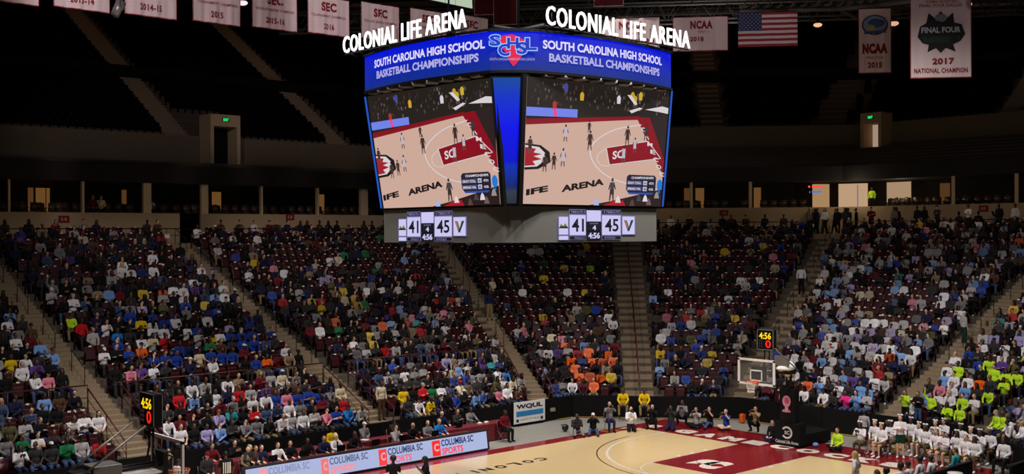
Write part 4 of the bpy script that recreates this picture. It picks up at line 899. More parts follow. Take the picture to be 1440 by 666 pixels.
    # players
    def fig(u, v, h, top, bot, leg, sw=.0):
        h *= .86; w = h*.085; poly([(u-w*.45, v-h*.86), (u-w*.45, v-h), (u+w*.45, v-h), (u+w*.45, v-h*.86)], em((58, 40, 34)), .024)
        poly([(u-w, v-h*.82), (u+w, v-h*.82), (u+w*.8, v-h*.5), (u-w*.8, v-h*.5)], em(top), .022); poly([(u-w, v-h*.8), (u-w*1.7, v-h*.5), (u-w*1.3, v-h*.48), (u-w*.5, v-h*.74)], em(leg), .021); poly([(u+w, v-h*.8), (u+w*1.8, v-h*.52), (u+w*1.4, v-h*.5), (u+w*.5, v-h*.74)], em(leg), .021)
        poly([(u-w*.9, v-h*.52), (u+w*.9, v-h*.52), (u+w*1.0, v-h*.28), (u-w*1.0, v-h*.28)], em(bot), .023)
        poly([(u-w*.9, v-h*.3), (u-w*.2, v-h*.3), (u-w*(.6+sw), v), (u-w*(1.1+sw), v)], em(leg), .021); poly([(u+w*.2, v-h*.3), (u+w*.9, v-h*.3), (u+w*(1.1+sw), v), (u+w*(.6+sw), v)], em(leg), .021)
    K = (62, 44, 40); WH = (188, 178, 190); LG = (104, 74, 62)
    for u, v, h, t_, b_, l_ in ((.26, .49, .16, WH, WH, LG), (.42, .41, .12, K, K, LG), (.43, .55, .19, K, K, LG), (.7, .49, .19, K, K, LG), (.68, .64, .17, WH, WH, LG), (.76, .55, .15, WH, WH, LG), (.25, .69, .17, WH, WH, LG), (.19, .72, .16, K, K, LG), (.13, .74, .17, K, K, LG), (.61, .96, .22, (66, 66, 76), K, (34, 32, 40)), (.84, .44, .16, (56, 56, 62), K, K), (.03, .6, .16, K, K, LG)):
        fig(u, v, h, t_, b_, l_)
    # score graphic and emblem
    g0 = (.71, .745)
    poly([(.715, .755), (.73, .735), (.93, .735), (.945, .755), (.945, .86), (.93, .885), (.73, .885), (.715, .86)], em((34, 32, 54)), .026)
    poly([(.73, .885), (.93, .885), (.92, .9), (.74, .9)], em((40, 80, 170)), .026)
    put_text(mb, 'CHAMPIONSHIPS', P(.75, .77, .03), P(.17, 0, 0)-P(0, 0, 0), P(0, -.02, 0)-P(0, 0, 0), WT, .03)
    for v_, a_, b_, c_ in ((.815, 'GRAY COLL', '41', '4TH'), (.865, 'SPRING VAL', '45', '4:56')):
        poly([(.72, v_+.005), (.835, v_+.005), (.835, v_-.03), (.72, v_-.03)], em((70, 70, 120)), .029); put_text(mb, a_, P(.725, v_, .033), P(.1, 0, 0)-P(0, 0, 0), P(0, -.022, 0)-P(0, 0, 0), WT, .03)
        poly([(.845, v_+.005), (.875, v_+.005), (.875, v_-.03), (.845, v_-.03)], em((200, 196, 220)), .029); put_text(mb, b_, P(.85, v_, .033), P(.02, 0, 0)-P(0, 0, 0), P(0, -.022, 0)-P(0, 0, 0), BK, .03)
        poly([(.885, v_+.005), (.93, v_+.005), (.93, v_-.03), (.885, v_-.03)], em((20, 20, 30)), .029); put_text(mb, c_, P(.89, v_, .033), P(.035, 0, 0)-P(0, 0, 0), P(0, -.022, 0)-P(0, 0, 0), WT, .03)
    poly([(.975+.022*math.cos(a), .815+.05*math.sin(a)) for a in np.linspace(0, 6.283, 13)[:-1]], em((30, 120, 210)), .03); poly([(.966, .87), (.984, .87), (.975, .895)], em((30, 120, 210)), .03)
    mb.build('broadcast_picture', scr)
screen(SL, 'left video screen showing the game'); screen(SR, 'right video screen showing the game')
# corner strip display between the screens, and blue edge strips
CB = bpy.data.materials.new('corner_display'); CB.use_nodes = True; nt = CB.node_tree; b = nt.nodes['Principled BSDF']
tc = nt.nodes.new('ShaderNodeTexCoord'); sp = nt.nodes.new('ShaderNodeSeparateXYZ'); mr = nt.nodes.new('ShaderNodeMapRange'); mr.inputs[1].default_value = 10.2; mr.inputs[2].default_value = 14.05
cr = nt.nodes.new('ShaderNodeValToRGB'); cr.color_ramp.interpolation = 'LINEAR'; E_ = cr.color_ramp.elements; E_[0].color = (*lin((42, 48, 56)), 1); E_[1].color = (*lin((8, 74, 150)), 1)
for pos, c in ((.1, (52, 60, 76)), (.14, (20, 40, 110)), (.3, (8, 50, 180)), (.34, (4, 16, 208)), (.6, (2, 10, 238)), (.85, (6, 50, 200))): x = E_.new(pos); x.color = (*lin(c), 1)
nt.links.new(tc.outputs['Object'], sp.inputs[0]); nt.links.new(sp.outputs['Z'], mr.inputs[0]); nt.links.new(mr.outputs[0], cr.inputs[0]); nt.links.new(cr.outputs[0], b.inputs['Emission Color']); b.inputs['Emission Strength'].default_value = .95; b.inputs['Base Color'].default_value = (.01, .01, .01, 1); b.inputs['Specular IOR Level'].default_value = .03; b.inputs['Roughness'].default_value = .9
def cpt(px, py, d=0):
    n = cn; c = cm.dot(n)+(.07 if py < 200 else -.46)+d; return gp(px, py, (n.x, n.y, 0), c)
mb = MB(); q = [cpt(693, 109), cpt(740, 109), cpt(737, 286), cpt(708, 286)]; nn = V(cn); mb.slab(q, -nn, .1, CB); mb.build('corner_display', JB)
mb = MB(); mb.slab([q[0]-cd*.08+nn*-.02+V((0, 0, .05)), q[1]+cd*.08-nn*.02+V((0, 0, .05)), q[2]+cd*.1-nn*.02-V((0, 0, .06)), q[3]-cd*.1-nn*.02-V((0, 0, .06))], -nn, .12, BLACK); mb.build('corner_frame', JB)
EB = em((40, 100, 220), .7); mb = MB()
mb.slab([SL[0]+V((0, .1, 0)), SL[0]+V((0, .17, 0)), SL[3]+V((0, .17, 0)), SL[3]+V((0, .1, 0))], (-1, 0, 0), .03, EB); mb.slab([SR[1]+V((.1, 0, 0)), SR[1]+V((.16, 0, 0)), SR[2]+V((.16, 0, 0)), SR[2]+V((.1, 0, 0))], (0, -1, 0), .03, EB); mb.build('edge_light', JB)
# light fittings in the gap under the ring
mb = MB(); LAMPG = mat('fitting_grey', (150, 150, 146), .5)
for i, nn_ in ((0, 9), (2, 9)):
    f = face_map(i, 14.12, .1, .04, .96, -.22)
    for k in range(nn_): c = f((k+.5)/nn_, 0); mb = MB(); mb.box(c, (.42, .42, .09), LAMPG if k % 3 else GREYMET, Matrix.Rotation(.2*k, 3, 'Z'), bev=.02); mb.build('light_fitting', JB)
# lower band with the two score panels
LBM = mat('perforated_grey', (108, 107, 102), .8, noise=.12, nscale=40)
lbp = [(-3.4, 3.66), (-3.4, -1.0), (-3.36, -1.7), (-3.12, -2.3), (-2.7, -2.68), (-2.1, -2.86), (-1.4, -2.9), (3.32, -2.9), (3.9, -2.3), (3.9, 3.7), (3.3, 4.3), (-2.8, 4.3)]
mb = MB(); loft(mb, [(lbp, 9.02), (lbp, 10.16)], LBM); mb.build('lower_band', JB)
mb = MB(); lo = [(x*1.008, y*1.008) for x, y in lbp]; loft(mb, [(lo, 10.16), (lo, 10.24)], BLACK); mb.build('band_trim', JB)
PW = em((206, 202, 246), .95); PB = em((20, 18, 28)); PF_ = em((120, 116, 160)); GR = em((120, 116, 40))
def spanel(o, r_, lab):
    o, r_ = V(o), V(r_); n = r_.cross(V((0, 0, 1))).normalized(); H = V((0, 0, .98))
    mb = MB()
    def P(u, v, d=0): return o+r_*u+H*(1-v)+n*(.03+d)
    def bx(u0, v0, u1, v1, m, d=.0): mb.add([P(u0, v1, d), P(u1, v1, d), P(u1, v0, d), P(u0, v0, d)], [(0, 1, 2, 3)], m)
    def tx(s, u0, v0, u1, v1, m, b_=.03): put_text(mb, s, P(u0, v1, .012), r_*(u1-u0), H*(v1-v0), m, b_)
    bx(0, .23, .13, .84, PF_); bx(.01, .25, .12, .82, PW, .004); bx(0, .85, .13, 1, PF_); bx(.01, .87, .12, .99, PW, .004)
    mb.add([P(u, v, .008) for u, v in ((.01, .6), (.035, .47), (.06, .55), (.085, .45), (.12, .6))], [(0, 1, 2, 3, 4)], GR); mb.add([P(u, v, .01) for u, v in ((.0, .62), (.03, .56), (.1, .56), (.125, .62))], [(0, 1, 2, 3)], PB)
    bx(.135, 0, .345, .17, PF_); bx(.14, .02, .34, .15, PB, .004); tx('TIMEOUTS 4', .15, .04, .33, .13, PF_)
    bx(.135, .17, .345, .86, PF_); bx(.14, .19, .34, .84, PW, .004); tx('41', .165, .3, .315, .73, PB, .02)
    bx(.135, .87, .345, 1, PF_); bx(.14, .88, .34, .99, PB, .004); tx('FOULS 3', .2, .9, .32, .97, PF_)
    bx(.35, .02, .54, .4, PF_); bx(.355, .03, .535, .39, PW, .004)
    bx(.35, .42, .54, .7, PB); tx('QUARTER', .39, .44, .5, .49, PF_); tx('4', .425, .52, .47, .68, PW, .04)
    bx(.35, .72, .54, 1, PB); tx('4:56', .37, .76, .52, .96, PW, .04)
    bx(.545, 0, .8, .17, PF_); bx(.55, .02, .795, .15, PB, .004); tx('0 TIMEOUTS', .57, .04, .78, .13, PF_)
    bx(.545, .17, .8, .86, PF_); bx(.55, .19, .795, .84, PW, .004); tx('45', .585, .3, .765, .73, PB, .02)
    bx(.545, .87, .8, 1, PF_); bx(.55, .88, .795, .99, PB, .004); tx('8 FOULS', .58, .9, .72, .97, PF_)
    bx(.81, .2, 1, .84, PF_); bx(.82, .22, .985, .82, PW, .004)
    mb.add([P(u, v, .008) for u, v in ((.84, .34), (.88, .36), (.905, .58), (.935, .34), (.97, .34), (.91, .72), (.89, .72))], [tuple(range(7))], em((40, 60, 50))); mb.add([P(u, v, .01) for u, v in ((.85, .36), (.87, .37), (.895, .6), (.89, .66))], [(0, 1, 2, 3)], em((190, 120, 50)))
    s_ = mb.build('score_panel', JB); s_['label'] = lab
spanel((-3.4, 2.8, 9.07), (0, -3.62, 0), 'left score panel, 41 to 45 at 4:56'); spanel((-1.45, -2.9, 9.09), (3.66, 0, 0), 'right score panel, 41 to 45 at 4:56')
mb = MB(); 
for dx in (-1.5, 1.8):
    for dy in (-1.2, 2.4): mb.tube((dx, dy, 15.4), (dx, dy, 32.8), .035, DARKMET, 6)
for dy in (-1.2, 2.4): mb.tube((-2.6, dy, 15.9), (2.8, dy, 15.9), .09, DARKMET); 
for dx in (-1.5, 1.8): mb.tube((dx, -2.4, 15.9), (dx, 3.4, 15.9), .09, DARKMET)
mb.build('hoist_cables', JB)

# ------------------------------------------------------------------ banners
BWH = mat('banner_cloth', (226, 204, 206), .9, noise=.05, nscale=3); BRD = mat('banner_red', (150, 26, 40), .8); BMR = mat('banner_maroon', (132, 22, 34), .85)
def banner(p, q, zb, h, lines, label, cloth=None, hem=BRD, emblem=None, name='banner', wave=.035, cat='banner', group=None):
    p, q = V((*p, 0)), V((*q, 0)); d = q-p; w = d.length; dr = d.normalized(); n = V((dr.y, -dr.x, 0)); e = empty(name, (p.x, p.y, zb), 0, label, cat, group)
    cloth = cloth or BWH; mb = MB(); nx = 36; ph = random.uniform(0, 6)
    def S(u, v, off=0):
        return dr*(u*w)+V((0, 0, v*h))+n*(off+wave*(1-.55*v)*(math.sin(u*17+ph)+.5*math.sin(u*41+ph*2)))
    vs = []; fs = []
    for o_ in (0, -.012):
        for j in range(5):
            for i in range(nx+1): vs.append(S(i/nx, j/4, o_))
    K = (nx+1)*5
    for s_ in (0, K):
        for j in range(4):
            for i in range(nx): a = s_+j*(nx+1)+i; fs.append((a, a+1, a+nx+2, a+nx+1) if s_ == 0 else (a, a+nx+1, a+nx+2, a+1))
    mb.add(vs, fs, cloth, True); mb.build('cloth', e)
    mb = MB(); hw = .028
    for i in range(nx):
        a, b_ = i/nx, (i+1)/nx
        for v0 in (0, 1-hw*.8/h*1.6): mb.quad(S(a, v0, .006), S(b_, v0, .006), S(b_, v0+hw*1.3/h, .006), S(a, v0+hw*1.3/h, .006), hem)
    for j in range(4):
        for u0 in (0, 1-hw/w): mb.quad(S(u0, j/4, .006), S(u0+hw/w, j/4, .006), S(u0+hw/w, (j+1)/4, .006), S(u0, (j+1)/4, .006), hem)
    mb.build('hem', e)
    if lines:
        for s, u0, u1, v0, v1, m, bd in lines: mb = MB(); put_text(mb, s, (0, 0, 0), (1, 0, 0), (0, 0, 1), m, bd*1.15+.005, map2=lambda x, y: S(u0+(u1-u0)*x, v0+(v1-v0)*y, .012), sp=1.1); mb.build('lettering', e)
    if emblem: mb = MB(); emblem(mb, S); mb.build('emblem', e)
    mb = MB(); mb.tube(S(0, 1)*1, S(1, 1), .025, DARKMET, 6)
    for u in (.02, .98): c = dr*(u*w)+V((0, 0, h)); mb.tube(c, V((c.x, c.y, 32.8-zb)), .01, DARKMET, 4)
    mb.build('hanging_bar', e); return e
yrs = [('2012-13', 'SEASON'), ('2013-14', 'SEASON'), ('2014-15', 'SEASON'), ('2015', 'TOURN'), ('2015-16', 'SEASON'), ('2016', 'TOURN'), ('2016-17', 'SEASON'), ('2017', 'TOURN'), ('2018', 'TOURN')]
xs = [-12.3, -9.38, -6.42, -3.32, -.38, 2.57, 5.63, 8.66, 11.62]
for i, ((y_, k_), x) in enumerate(zip(yrs, xs)):
    sub = 'REGULAR SEASON CHAMPION' if k_ == 'SEASON' else 'TOURNAMENT CHAMPION'
    yw = .42 if len(y_) > 4 else .26
    lines = [('SEC', .32, .68, .62, .86, BMR, .04), (sub, .08, .92, .46, .53, BMR, .01), (y_, .5-yw/2, .5+yw/2, .14, .3, BMR, .03)]
    lab = ['white championship banner cut by the top left corner of the photo', 'white championship banner reading 2013-14 at the upper left', 'white championship banner reading 2014-15', 'white SEC tournament champion banner reading 2015', 'white SEC regular season banner reading 2015-16', 'white SEC tournament champion banner reading 2016', 'white SEC regular season banner just above the left name letters', 'white SEC banner half hidden behind the left name letters', 'white banner mostly hidden by the left name letters, rightmost'][i]
    banner((x, 18), (x+2.35, 18), 18.5+.085*i, 1.82, lines, lab, group='white championship banners hanging at left')
banner((13.45, 8.92), (15.18, 6.93), 18.0, 1.65, [('NCAA', .26, .72, .66, .88, BMR, .04), ('TOURNAMENT', .34, .66, .5, .57, BMR, .0), ('1971-2004', .1, .9, .26, .38, BMR, .03)], 'white NCAA banner hanging partly behind the right name letters')
banner((15.58, 6.47), (17.29, 4.5), 17.95, 1.65, [('NCAA', .32, .72, .64, .88, BMR, .04), ('SWEET 16', .46, .66, .52, .59, BMR, .0), ('2002-2018', .02, .56, .28, .42, BMR, .03)], 'white NCAA banner reading 2002-2018 beside the American flag')
def emb13(mb, S):
    c = [mat('emb_blue', (52, 84, 140), .8), mat('emb_light', (130, 150, 190), .8), mat('emb_gold', (180, 164, 60), .8), mat('emb_dark', (34, 38, 60), .8)]
    def el(u, v, a, b_, m, o): mb.add([S(u+a*math.cos(t), v+b_*math.sin(t), o) for t in np.linspace(0, 6.283, 25)[:-1]], [tuple(range(24))], m)
    el(.5, .74, .4, .155, c[3], .02); el(.5, .745, .36, .135, c[1], .03); el(.54, .77, .25, .07, c[0], .036); mb.add([S(u, v, .04) for u, v in ((.25, .66), (.5, .66), (.5, .72), (.38, .75), (.25, .7))], [tuple(range(5))], c[2]); mb.add([S(u, v, .045) for u, v in ((.15, .6), (.85, .62), (.8, .66), (.2, .64))], [(0, 1, 2, 3)], c[0])
banner((22.98, 1), (24.0, -.17), 17.0, 3.15, [('NCAA', .12, .88, .3, .46, BMR, .06), ('FINAL FOUR', .25, .75, .22, .26, BMR, .01), ('2015', .28, .72, .08, .17, BMR, .04)], 'narrow tall NCAA 2015 banner with a blue round emblem', emblem=emb13, wave=.015)
def emb14(mb, S):
    c = [mat('emb14_green', (30, 52, 40), .8), mat('emb14_black', (24, 22, 24), .8), mat('emb14_grey', (120, 124, 130), .8), mat('emb14_pale', (190, 190, 196), .8)]
    mb.add([S(u, v, .02) for u, v in ((.12, .5), (.2, .42), (.3, .4), (.28, .31), (.42, .36), (.5, .3), (.58, .36), (.74, .31), (.7, .4), (.82, .44), (.9, .52), (.84, .64), (.72, .66), (.7, .78), (.6, .72), (.5, .8), (.4, .72), (.3, .78), (.26, .66), (.16, .62))], [tuple(range(20))], c[1])
    mb.add([S(u, v, .03) for u, v in ((.18, .5), (.82, .5), (.78, .42), (.22, .42))], [(0, 1, 2, 3)], c[0]); mb.add([S(.5+.1*math.cos(t), .72+.05*math.sin(t), .03) for t in np.linspace(0, 6.283, 17)[:-1]], [tuple(range(16))], c[2])
    put_text(mb, 'FINAL FOUR', (0, 0, 0), (1, 0, 0), (0, 0, 1), c[3], .03, map2=lambda x, y: S(.18+.64*x, .54+.07*y, .04))
banner((17.35, -4.72), (18.95, -6.56), 15.65, 3.45, [('2017', .36, .72, .16, .24, BMR, .04), ('NATIONAL CHAMPION', .06, .94, .06, .12, BMR, .03), ('WOMEN BASKETBALL', .25, .8, .9, .93, BMR, .01), ('FINAL FOUR DALLAS', .15, .85, .85, .89, BMR, .01)], 'large white 2017 national champion banner with dark emblem at right', emblem=emb14, wave=.015)
# flag
def flag_emb(mb, S):
    fb = mat('flag_blue', (44, 52, 96), .85); fr = mat('flag_red', (150, 34, 48), .85); fwh = mat('flag_white', (206, 196, 200), .85); n = 24
    for k in range(13):
        v0, v1 = 1-(k+1)/13, 1-k/13
        for i in range(n): mb.quad(S(i/n, v0, .008), S((i+1)/n, v0, .008), S((i+1)/n, v1, .008), S(i/n, v1, .008), fr if k % 2 == 0 else fwh)
    for i in range(10): mb.quad(S(i*.04, 6/13, .014), S((i+1)*.04, 6/13, .014), S((i+1)*.04, 1, .014), S(i*.04, 1, .014), fb)
    for r_ in range(9):
        for c_ in range(6 if r_ % 2 == 0 else 5):
            u, v = .033+(c_+(0 if r_ % 2 == 0 else .5))*.067, 1-(r_+.9)*(7/13)/9.8
            mb.add([S(u+(.011 if j % 2 == 0 else .0045)*math.sin(j*math.pi/5), v+(.02 if j % 2 == 0 else .008)*math.cos(j*math.pi/5), .02) for j in range(10)], [tuple(range(10))], fwh)
banner((17.6, 4.15), (19.4, 2.07), 18.1, 1.62, None, 'American flag hanging flat below the roof at upper right', hem=mat('flag_hem', (150, 34, 48), .8), emblem=flag_emb, name='flag', cat='flag', wave=.02)
DM = mat('dark_maroon_cloth', (96, 16, 26), .85); HW = mat('hem_white', (200, 190, 190), .8)
for (xa, ya), (xb, yb), lab in (((667, 17), (709, 25), 'dark maroon banner above the scoreboard, behind and left'), ((694, 38), (727, 32), 'dark maroon banner above the scoreboard centre, lowest of the maroon ones'), ((835, 13.5), (877, 4.5), 'dark maroon banner at the top edge right of the scoreboard cables')):
    n = (S49, C49, 0); D = 19 if xa != 694 else 18; a, b_ = gp(xa, ya, n, D), gp(xb, yb, n, D); z = (a.z+b_.z)/2
    banner((a.x, a.y), (b_.x, b_.y), z, 3.6, None, lab, cloth=DM, hem=HW, wave=.02)

# ------------------------------------------------------------------ roof steel, lamps and light boxes
STEEL = mat('roof_steel', (96, 92, 90), .6, .3); STEELD = mat('roof_steel_dark', (60, 58, 58), .7)
AX = V((C49, -S49, 0)); NX = V((S49, C49, 0))
def roofpt(d, l, z): return NX*d+AX*l+V((0, 0, z))
for k, (d, z, th) in enumerate(((34, 22.6, .5), (38, 23.6, .35), (43, 24.9, .6), (48, 26.0, .4), (53, 27.2, .5))):
    mb = MB(); a, b_ = roofpt(d, -20, z), roofpt(d, 40, z)
    mb.tube(a, b_, .09, STEEL, 8); mb.tube(a+V((0, 0, 1.2)), b_+V((0, 0, 1.2)), .09, STEEL, 8)
    for j in range(40): p = a.lerp(b_, j/40); q = a.lerp(b_, (j+1)/40); mb.tube(p, (p+q)/2+V((0, 0, 1.2)), .045, STEELD, 5); mb.tube((p+q)/2+V((0, 0, 1.2)), q, .045, STEELD, 5)
    for j in (8, 18, 28, 36): p = a.lerp(b_, j/40); mb.tube(p+V((0, 0, 1.2)), V((p.x, p.y, 32.8)), .04, STEELD, 5)
    tag(mb.build('roof_truss'), 'long grey roof truss above the far corner, %s from the court' % ['nearest', 'second', 'third', 'fourth', 'farthest'][k], 'truss', 'roof trusses')
mb = MB(); pts = []
for px, py, d in ((1040, 16, 24), (1110, 14, 23), (1180, 12, 21), (1240, 6, 18), (1300, -2, 14), (1380, -16, 9)): pts.append(gp(px, py, (S49, C49, 0), d))
mb.path(pts, .12, STEEL, 8); mb.path([p+V((0, 0, .9)) for p in pts], .12, STEEL, 8); mb.path([p+V((.8, .6, .45)) for p in pts], .1, STEEL, 8)
for a, b_ in zip(pts, pts[1:]):
    for j in range(4): p = a.lerp(b_, j/4); q = a.lerp(b_, (j+1)/4); mb.tube(p, q+V((0, 0, .9)), .05, STEEL, 5); mb.tube(p, q+V((.8, .6, .45)), .05, STEEL, 5)
mb.path([pts[2]+V((0, 0, -.0)), pts[2]+V((3, -1, -1.1))], .12, STEELD); 
for p in pts[::2]: mb.tube(p+V((0, 0, .9)), V((p.x, p.y, 32.8)), .05, STEELD, 5)
tag(mb.build('lighting_truss'), 'curved grey lighting truss at the upper right above the flag', 'truss')
e = empty('roof_display', (0, 0, 0), 0, 'pale glowing panel under the roof cut by the top edge, left of maroon banners', 'display')
a, b_ = gp(560, -9, (0, 1, 0), 24), gp(666, 13, (0, 1, 0), 24); c, d_ = b_+V((0, 0, 1.3)), a+V((0, 0, 1.3))
mb = MB(); mb.slab([a, b_, c, d_], (0, 1, 0), .2, STEELD); mb.build('housing', e); mb = MB(); mb.slab([a.lerp(c, .03), b_.lerp(d_, .02), c.lerp(a, .03), d_.lerp(b_, .02)], (0, -1, 0), .02, em((196, 214, 190), .8)); mb.build('panel', e)
for (px, py, D, nm, cc) in ((1150, 35, 26, 'warm roof lamp right of the American flag', (255, 190, 140)), (1359, 6, 14, 'warm roof lamp right of the 2017 banner', (255, 190, 140)), (1257, 33, 20, 'thin roof lamp between the two tall banners', (230, 170, 140)), (341, 4, 12, 'bright white roof lamp between the 2015 and 2015-16 banners', (255, 235, 245))):
    p = gp(px, py, (S49, C49, 0), D); e = empty('roof_lamp', p, 0, nm, 'lamp'); mb = MB(); mb.tube((0, 0, .0), (0, 0, .25), .22, STEELD, 12, .1); mb.tube((0, 0, .25), (0, 0, 32.8-p.z), .02, STEELD, 5); mb.build('housing', e); mb = MB(); mb.ell((0, 0, -.0), (.24, .24, .12), em(cc, 1.0)); mb.build('bulb', e)
p = gp(166, 14, (0, 1, 0), 17); e = empty('spotlight', p, 0, 'grey cylindrical spotlight between the 2013-14 and 2014-15 banners', 'spotlight'); mb = MB(); mb.tube((-.15, 0, -.25), (.15, 0, .35), .17, GREYMET, 14, .2); mb.build('housing', e); mb = MB(); mb.path([(.0, -.2, .1), (.0, -.22, .6), (0, .22, .6), (0, .2, .1)], .02, STEELD, 6); mb.tube((0, 0, .6), (0, 0, 32.8-p.z), .03, STEELD, 5); mb.build('yoke', e)

# ------------------------------------------------------------------ suites, passages, exits
POST = mat('cream_post', (220, 196, 160), .7); WARM = mat('suite_wall', (196, 160, 104), .8)
def on_wall(g, px, py, off=0):
    if g == 0: return gp(px, py, (0, 1, 0), Y0+TW[0]+off)
    w = gp(px, py, (S49, C49, 0), D0+TW[1]+off); s2 = pright(TW[1]+off)[1]
    if w.y < s2.y: w = gp(px, py, (1, 0, 0), X0+TW[1]+off)
    return w
names = ['first', 'second', 'third', 'fourth', 'fifth', 'sixth', 'seventh', 'eighth', 'ninth', 'tenth', 'eleventh', 'twelfth', 'thirteenth']
k = 0
for g, px, w in ((0, 12, .12), (0, 116, .14), (0, 206, .5), (0, 287, .45), (0, 367, .14), (0, 446, .14), (0, 511, .6), (1, 972, .18), (1, 1055, .2), (1, 1341, .22), (1, 1430, .22)):
    p = on_wall(g, px, 280, .3); mb = MB(); z0, z1 = ZW[g], ZO[g]; mb.box((0, 0, (z1-z0)/2), (w, .25, z1-z0), POST)
    o = mb.build('suite_column', None, (p.x, p.y, z0)); o.rotation_euler = (0, 0, 0 if g == 0 else -math.radians(41 if px < 1100 else 75)); tag(o, 'pale narrow column of the suite openings, %s from the left' % names[k], 'column', 'suite columns'); k += 1
k = 0
for g, xa, xb in ((0, 40, 47), (0, 51, 64), (0, 66, 70), (0, 172, 178), (0, 299, 311), (0, 449, 456), (1, 962, 970), (1, 978, 990), (1, 1060, 1070), (1, 1322, 1336)):
    a, b_ = on_wall(g, xa, 280, 4.6), on_wall(g, xb, 280, 4.6); z0, z1 = ZW[g]-.3, ZO[g]-.25; d = (b_-a); n = V((d.y, -d.x, 0)).normalized(); a.z = b_.z = 0
    mb = MB(); mb.slab([V((a.x, a.y, z0)), V((b_.x, b_.y, z0)), V((b_.x, b_.y, z1)), V((a.x, a.y, z1))], (0, 1, 0) if g == 0 else (.8, .5, 0), .1, em((150, 104, 56) if k % 3 else (120, 82, 44), .4))
    tag(mb.build('suite_doorway'), 'warm lit doorway at the back of the suites, %s from the left' % names[k], 'doorway', 'lit suite doorways'); k += 1
for k, (xa, xb, ya, col, s_) in enumerate(((1141, 1168, 257, (226, 178, 124), .5), (1178, 1222, 253, (230, 190, 150), .62), (1246, 1283, 252, (216, 178, 140), .55))):
    a, b_ = on_wall(1, xa, 280, 3.2), on_wall(1, xb, 280, 3.2); a.z = b_.z = 0; n = V((1, .2, 0)); z0 = ZW[1]-.3 if k == 2 else ZP[1]+.6
    mb = MB(); mb.slab([V((a.x, a.y, z0)), V((b_.x, b_.y, z0)), V((b_.x, b_.y, ZO[1]-.05)), V((a.x, a.y, ZO[1]-.05))], n, .1, em(col, s_))
    for p in (a, b_): mb.box((p.x, p.y, (z0+ZO[1])/2), (.12, .12, ZO[1]-z0), DARKW)
    mb.slab([V((a.x, a.y, ZO[1]-.1)), V((b_.x, b_.y, ZO[1]-.1)), V((b_.x, b_.y, ZO[1])), V((a.x, a.y, ZO[1]))], (-1, 0, 0), .1, DARKW)
    tag(mb.build('concourse_opening'), ['narrow lit passage opening with a small red light, leftmost of three', 'wide brightly lit passage opening in the upper right wall', 'lit opening with a pale panel, rightmost of three'][k], 'opening')
p = on_wall(1, 1147, 262, 3.0); mb = MB(); mb.box((0, 0, 0), (.1, 1.2, .14), em((240, 90, 80), 1)); mb.box((0, 0, -.4), (.1, 1.0, .14), em((90, 140, 220), .8)); tag(mb.build('concession_sign', None, p), 'small red and blue lit sign inside the leftmost passage opening', 'sign')
p = on_wall(1, 1204, 275, 3.0); mb = MB(); mb.box((0, 0, 0), (.1, .35, 1.6), em((96, 110, 180), .6)); tag(mb.build('doorway_poster', None, p), 'blue upright poster inside the wide lit passage', 'poster')
def section_plate(g, px, py, txt, k):
    p = on_wall(g, px, py, -.03); rz = 0 if g == 0 else -math.radians(90 if px > 1150 else 41)
    e = empty('section_sign', p, rz, 'dark maroon section number plate on the beige wall, %s from the left' % k, 'sign', 'section number plates'); mb = MB(); mb.box((0, 0, 0), (.62, .03, .4), BMR, bev=.01); mb.build('plate', e); mb = MB(); put_text(mb, txt, (-.16, -.02, -.1), (.32, 0, 0), (0, 0, .2), mat('plate_letter', (196, 150, 130), .7), .05); mb.build('number', e)
for g, px, py, t_, k in ((0, 90, 308, '14', 'first'), (0, 408, 305, '13', 'second'), (1, 1018, 299, '12', 'third'), (1, 1383, 293, '10', 'fourth')): section_plate(g, px, py, t_, k)
k = 0
for g, px, py in ((0, 1, 337), (0, 235, 332), (0, 285, 331), (0, 476, 328), (1, 1142, 317), (1, 1279, 317)):
    t_ = 20.6 if g == 0 else 21.4
    w = gp(px, py, (0, 1, 0), Y0+t_) if g == 0 else gp(px, py, (1, 0, 0), X0+t_)
    mb = MB(); mb.box((0, 0, 0), (.05 if g else .28, .28 if g else .05, .22), WHITEP); tag(mb.build('rail_sign', None, w), 'small white sign fixed on the platform rail, %s from the left' % names[k], 'sign', 'white rail signs'); k += 1
GEX = em((40, 220, 110), 1.0)
def portal(g, o, rz, w, h, lab, lit):
    e = empty('exit_portal', o, rz, lab, 'exit portal'); mb = MB(); t = .25
    mb.box((-w/2-t/2, -.7, h/2), (t, 1.6, h), WALLM); mb.box((w/2+t/2, -.7, h/2), (t, 1.6, h), WALLM); mb.box((0, -.7, h+.4), (w+2*t, 1.6, .8), WALLM); mb.build('surround', e)
    mb = MB(); mb.box((0, -.16, h/2), (w, .05, h), em((190, 160, 140), .7) if lit else BLACK); mb.build('doorway', e)
    s = MB(); s.box((0, -1.53, h+.45), (.5, .06, .26), BLACK, bev=.01); sb = s.build('exit_sign', e); s = MB(); put_text(s, 'EXIT', (-.2, -1.565, h+.35), (.4, 0, 0), (0, 0, .2), GEX, .08); s.build('lettering', sb)
portal(0, (10.4, Y0+30.0, 14.1), 0, 1.7, 2.5, 'dark upper exit portal with green exit sign at the left', False)
portal(1, (X0+31.0, 15.7, 15.6), -math.radians(90), 1.2, 1.75, 'upper exit portal with green exit sign and lit doorway at right', True)
